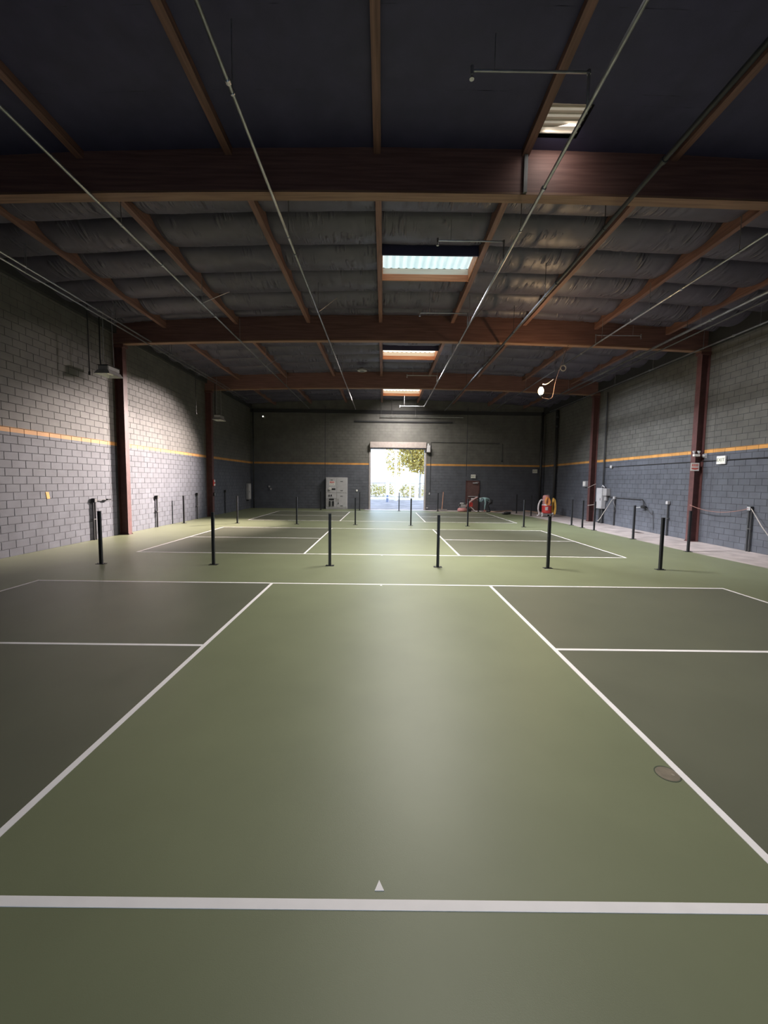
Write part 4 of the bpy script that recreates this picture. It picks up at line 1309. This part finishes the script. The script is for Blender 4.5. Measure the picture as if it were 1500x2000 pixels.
MB().bevbox((GX + .52, GY - .02, .48), (.24, .24, .30), .03).build('red_hopper', M_RED, t)
MB().tube([(GX + .40, GY - .02, .10), (GX + .52, GY - .02, .33)], .03, 8).build('hopper_stand', M_DGREY, t)
hb = at_y(933, 971, GY)
for s in (-1, 1):
    MB().tube([(GX + .15, GY + s * .16, .32), (GX + .45, GY + s * .16, .66), (hb.x - .22, GY + s * .14, hb.z - .10), (hb.x, GY + s * .14, hb.z)], .024, 8).build('handle_tube', M_PINK if s < 0 else M_HOSE, t)
MB().tube([(hb.x, GY - .20, hb.z), (hb.x, GY + .20, hb.z)], .022, 8).build('handle_bar', M_BLACK, t)
MB().bevbox((hb.x - .33, GY - .02, hb.z - .13), (.22, .16, .10), .03).build('control_box', M_HOSE, t)
for s in (-1, 1):
    MB().lathe((GX + .42, GY + s * .20 - .025, .11), [(.05, 0), (.11, .005), (.11, .045), (.05, .05)], 16, 'Y').build('wheel', M_BLACK, t)
MB().tube(smooth_path([(GX + .48, GY - .1, .35), (GX + .66, GY - .1, .18), (GX + .85, GY - .1, .04), (GX + 1.25, GY - .1, .03)], 6), .03, 8).build('dust_hose', M_HOSE, t)

# ------------------------------------------------------------------ person bending down, facing left
PXo, PYo = at_y(952, 990, 28.0).x, 28.0
M_SHIRT = mat('teal_shirt', (0.30, 0.45, 0.47), .8, vary=.15, scale=14)
M_PANTS = mat('dark_trousers', (0.055, 0.055, 0.062), .85, vary=.2)
M_SKIN = mat('skin', (0.36, 0.19, 0.14), .6)
M_CAP = mat('pale_blue_hood', (0.50, 0.68, 0.78), .8)
M_GLOVE = mat('red_glove', (0.55, 0.16, 0.14), .7)


def skin(name, verts, edges_, radii, m, parent, sub=2, root=0):
    me = bpy.data.meshes.new(name)
    o0 = WORLD[parent.name]
    me.from_pydata([tuple(Vector(v) - o0) for v in verts], edges_, [])
    o = bpy.data.objects.new(name, me); COL.objects.link(o)
    o.parent = parent; WORLD[o.name] = o0
    md = o.modifiers.new('skin', 'SKIN')
    lay = me.skin_vertices[0].data if len(me.skin_vertices) else None
    if lay is None:
        bpy.context.view_layer.objects.active = o
        lay = me.skin_vertices[0].data
    for i, rr in enumerate(radii):
        lay[i].radius = (rr, rr) if not isinstance(rr, tuple) else rr
        lay[i].use_root = (i == root)
    md.use_smooth_shade = True
    s_ = o.modifiers.new('sub', 'SUBSURF'); s_.levels = sub; s_.render_levels = sub
    me.materials.append(m)
    return o


def PP(dx, dy, z): return (PXo + dx, PYo + dy, z)


per = thing('person', (PXo, PYo, 0.004), 'person in a teal shirt bending down, one hand on the floor', 'person')
# hips at dx .12, shoulders at dx -.22, head beyond, facing left (-x)
HIP = (.17, 0, .74); CHEST = (-.12, 0, .90); SH = (-.24, 0, .90)
body_v = [PP(*HIP), PP(.02, 0, .85), PP(*CHEST), PP(-.27, 0, .93), PP(-.36, 0, .93), PP(-.44, 0, .90), PP(-.50, 0, .85),      # 0-6 spine, neck, head
          PP(-.22, -.19, .90), PP(-.20, -.23, .60), PP(-.24, -.22, .32), PP(-.25, -.22, .17),                             # 7-10 near arm straight down
          PP(-.22, .19, .90), PP(-.36, .22, .66), PP(-.56, .18, .72), PP(-.66, .16, .82),                                  # 11-14 far arm to the handle
          PP(.15, -.11, .70), PP(-.06, -.13, .44), PP(.10, -.13, .10), PP(-.06, -.13, .04),                                # 15-18 near leg
          PP(.17, .11, .70), PP(.00, .13, .43), PP(.20, .13, .10), PP(.05, .13, .04)]                                      # 19-22 far leg
body_e = [(0, 1), (1, 2), (2, 3), (3, 4), (4, 5), (5, 6), (2, 7), (7, 8), (8, 9), (9, 10), (2, 11), (11, 12), (12, 13), (13, 14),
          (0, 15), (15, 16), (16, 17), (17, 18), (0, 19), (19, 20), (20, 21), (21, 22)]
body_r = [.145, .13, .15, .07, .062, .095, .085, .075, .050, .040, .030, .075, .050, .040, .030, .105, .070, .045, .035, .105, .070, .045, .035]
skin('body', body_v, body_e, body_r, M_SHIRT, per)
# trousers over the hips and legs
skin('trousers', [PP(.16, 0, .73), PP(.15, -.11, .70), PP(-.06, -.13, .44), PP(.10, -.13, .10), PP(.17, .11, .70), PP(.00, .13, .43), PP(.20, .13, .10)],
     [(0, 1), (1, 2), (2, 3), (0, 4), (4, 5), (5, 6)], [.162, .122, .086, .066, .122, .086, .066], M_PANTS, per)
# face with hood, nose and ears
hd = Vector(PP(-.475, 0, .865))

mb = MB().lathe((0, 0, 0), [(.03, -.125), (.066, -.10), (.085, -.05), (.093, 0), (.09, .05), (.07, .09), (.03, .115)], 16)
R = Matrix.Rotation(math.radians(-118), 3, 'Y')
mb.v = [R @ Vector((v.x * 1.12, v.y * .92, v.z)) + hd for v in mb.v]
mb.build('head', M_SKIN, per, smooth=True)
for s in (-1, 1):
    q = hd + R @ Vector((0.02, s * .088, -.01))
    MB().cbox(q, (.03, .018, .05)).build('ear', M_SKIN, per)
    q = hd + R @ Vector((.098, s * .034, .0))
    MB().lathe((q.x, q.y, q.z), [(.006, -.008), (.012, 0), (.006, .008)], 8).build('eye', M_BLACK, per)
q = hd + R @ Vector((.112, 0, -.025))
MB().cbox(q, (.03, .024, .04)).build('nose', M_SKIN, per)
q = hd + R @ Vector((.098, 0, -.065))
MB().cbox(q, (.014, .05, .010)).build('mouth', mat('lips', (.28, .10, .09), .6), per)
mb = MB().lathe((0, 0, 0), [(.108, -.015), (.112, .03), (.10, .075), (.075, .105), (.03, .128)], 16)
mb.v = [R @ Vector((v.x * 1.12 - .014, v.y * .96, v.z)) + hd for v in mb.v]
mb.build('hood', M_CAP, per, smooth=True)
mb = MB().tube([hd + R @ Vector((-.09, 0, -.10)), hd + R @ Vector((-.10, 0, -.02)), hd + R @ Vector((-.07, 0, .06))], [.075, .085, .06], 12)
mb.build('neck_cloth', M_CAP, per, smooth=True)


def hand(w, fdir, side, m, curl=.4):
    """palm, four fingers and a thumb from wrist w along fdir"""
    w = Vector(w); fd = Vector(fdir).normalized(); sd = Vector(side).normalized(); nn = fd.cross(sd)
    vs = [w, w + fd * .045, w + fd * .085]; es = [(0, 1), (1, 2)]; rs = [.026, (.040, .018), (.042, .017)]
    hnd = skin('hand', vs, es, [.028, .036, .036], m, per, 1)
    for k, ln in enumerate((.075, .085, .080, .062)):
        b_ = w + fd * .095 + sd * (k - 1.5) * .021
        p1 = b_ + fd * ln * .5 - nn * ln * curl * .2
        p2 = b_ + fd * ln * .9 - nn * ln * curl
        skin('finger', [b_ - fd * .02, b_, p1, p2], [(0, 1), (1, 2), (2, 3)], [.010, .0095, .009, .0075], m, per, 1)
    b_ = w + fd * .04 + sd * -.038
    skin('thumb', [b_ + sd * .015, b_, b_ + fd * .035 - sd * .02, b_ + fd * .065 - sd * .018 - nn * .01], [(0, 1), (1, 2), (2, 3)], [.012, .0115, .010, .008], m, per, 1)


hand(PP(-.252, -.22, .175), (-.10, -.02, -1), (0, 1, 0), M_GLOVE)
hand(PP(-.66, .16, .82), (-.75, -.10, .55), (0, 1, 0), M_SKIN, .8)
for dx, dy in ((.10, -.13), (.20, .13)):
    mb = MB().bevbox(PP(dx - .07, dy, .055), (.28, .10, .10), .03)
    for v in mb.v:
        if v.x < PXo + dx - .12: v.z = .004 + (v.z - .004) * .7
    mb.build('boot', M_BLACK, per)

# ------------------------------------------------------------------ outside the open door
M_ASPH = mat('asphalt', (0.20, 0.18, 0.185), .85, vary=.45, scale=.9, bump=.3, bscale=10)
M_WALK = mat('pale_pavement', (0.60, 0.57, 0.52), .8, vary=.1)
M_LEAF = mat('sunlit_leaves', (0.52, 0.40, 0.10), .6, vary=.55, scale=3)
M_LEAF2 = mat('hedge_leaves', (0.46, 0.38, 0.10), .6, vary=.5, scale=3)
M_BARK = mat('pale_bark', (0.42, 0.38, 0.33), .8, vary=.2)
M_POLE = mat('white_post_paint', (0.82, 0.80, 0.78), .5, vary=.05)
M_IRON = mat('fence_iron', (0.20, 0.18, 0.17), .6)
gr = MB().box((-60, YB + .24, -.25), (60, 120, -.03)).build('ground', M_ASPH); tag(gr, kind='structure')
MB().box((-60, 44, -.03), (60, 120, .08)).build('pavement', M_WALK, gr)
rr = random.Random(5)


def foliage(c, rad, n, size, m, parent, name='foliage'):
    mb = MB()
    for k in range(n):
        while True:
            d = Vector((rr.uniform(-1, 1), rr.uniform(-1, 1), rr.uniform(-1, 1)))
            if d.length < 1: break
        cl = noise.noise(d * 2.2 + Vector(c)) * .5
        d = d * (1 + cl * .35)
        p = Vector((c[0] + d.x * rad[0], c[1] + d.y * rad[1], c[2] + d.z * rad[2]))
        a = Vector((rr.gauss(0, 1), rr.gauss(0, 1), rr.gauss(0, 1))).normalized()
        b_ = a.cross(Vector((rr.gauss(0, 1), rr.gauss(0, 1), rr.gauss(0, 1)))).normalized()
        s = size * rr.uniform(.6, 1.3)
        mb.add([p - a * s, p + b_ * s * .5, p + a * s, p - b_ * s * .5], [(0, 1, 2, 3)])
    o = mb.build(name, m, parent); tag(o, kind='stuff'); return o


def tree(x, y, h, rad, n, size, label, m=None, lean=0):
    t = thing('street_tree', (x, y, .05), label, 'tree', 'trees outside the door')
    MB().tube([(x, y, 0), (x + lean * .3, y, h * .35), (x + lean, y, h * .75)], [.16, .12, .06], 8).build('trunk', M_BARK, t)
    for k in range(5):
        a = k * 1.26
        MB().tube([(x + lean * .5, y, h * (.40 + .05 * k)), (x + lean + math.cos(a) * rad[0] * .7, y + math.sin(a) * rad[1] * .7, h * (.66 + .04 * k))], [.05, .02], 6).build('branch', M_BARK, t)
    foliage((x + lean, y, h * .78), rad, n, size, m or M_LEAF, t)
    return t


a = at_y(812, 905, 47)
tree(a.x + .6, 47.5, 6.9, (2.4, 1.6, 2.5), 6000, .16, 'yellow-green tree filling the right of the open doorway')
a = at_y(768, 900, 52)
tree(a.x + .4, 53, 6.4, (1.5, 1.0, 2.4), 900, .15, 'sparse yellow-green tree with a thin crown near the doorway middle')
a = at_y(742, 955, 50)
for i, (px, Y, lab) in enumerate(((733, 49, 'low yellow-green hedge bush at the left of the doorway'), (756, 51.5, 'low hedge bush behind the left fence pillar'), (795, 49, 'low bush outside behind the middle of the fence'), (816, 50, 'low bush outside below the large tree'))):
    q = at_y(px, 955, Y)
    t = thing('hedge_bush', (q.x, Y, .05), lab, 'bush', 'bushes outside the door')
    MB().tube([(q.x, Y, .05), (q.x, Y, .8)], .05, 6).build('stem', M_BARK, t)
    foliage((q.x, Y, .85), (1.0, .7, .85), 420, .12, M_LEAF2, t)
FY = 46.0
fx0, fx1 = at_y(722, 950, FY).x - 3, at_y(832, 950, FY).x + 3
t = thing('iron_fence', ((fx0 + fx1) / 2, FY, .08), 'iron picket fence across the street outside the doorway', 'fence')
for z in (.25, 1.75):
    MB().box((fx0, FY - .02, z), (fx1, FY + .02, z + .05)).build('rail', M_IRON, t)
n = int((fx1 - fx0) / .14)
pm = None
for k in range(n):
    x = fx0 + k * .14
    if pm is None:
        po = MB().tube([(x, FY, .08), (x, FY, 1.92)], .011, 5).build('picket', M_IRON, t); pm = po
    else:
        o = pm.copy(); COL.objects.link(o); o.parent = t; o.location = (k * .14, 0, 0)
for px, w_, h_, lab in ((757, .36, 1.9, 'white square gate pillar left of the doorway middle'), (813, .40, 2.2, 'white square gate pillar at the right of the doorway'), (801, .2, 2.0, 'slim white fence pillar between the two gate pillars')):
    q = at_y(px, 960, FY - .5)
    t = thing('gate_pillar', (q.x, FY - .5, .08), lab, 'pillar', 'white pillars outside')
    MB().bevbox((q.x, FY - .5, .08 + h_ / 2), (w_, w_, h_), .02).build('shaft', M_POLE, t)
    MB().bevbox((q.x, FY - .5, .08 + h_ + .04), (w_ + .10, w_ + .10, .10), .02).build('capstone', M_POLE, t)
q = at_y(773, 930, 43)
t = thing('utility_pole', (q.x, 43, -.03), 'tall white utility pole outside the doorway', 'pole')
MB().tube([(q.x, 43, -.03), (q.x, 43, 9.5)], [.15, .11], 12).build('shaft', M_POLE, t)
MB().cbox((q.x, 43, 8.6), (1.8, .10, .12)).build('cross_arm', M_BARK, t)
q = at_y(757, 968, 40)
t = thing('bollard', (q.x, 40, -.03), 'short blue-grey bollard at the street edge outside', 'bollard')
MB().lathe((q.x, 40, -.03), [(.13, 0), (.13, .62), (.10, .70)], 12).build('post', mat('blue_grey_paint', (.22, .25, .36), .6), t)
MB().lathe((q.x, 40, .35), [(.135, 0), (.135, .10)], 12).build('band', M_POLE, t)
# distant pale building
q = at_y(740, 920, 75)
t = thing('white_building', (q.x - 6, 78, .08), 'pale low building far across the street', 'building')
MB().box((q.x - 20, 75, .08), (q.x + 3.5, 82, 4.2)).build('wall', M_POLE, t)
MB().box((q.x - 20.3, 74.7, 4.2), (q.x + 3.8, 82, 4.5)).build('roof_edge', M_WALK, t)
for k in range(3):
    MB().box((q.x - 3 + k * 2.0, 74.95, 1.4), (q.x - 1.8 + k * 2.0, 75.02, 2.6)).build('window', mat('window_glass', (.60, .64, .70), .2), t)
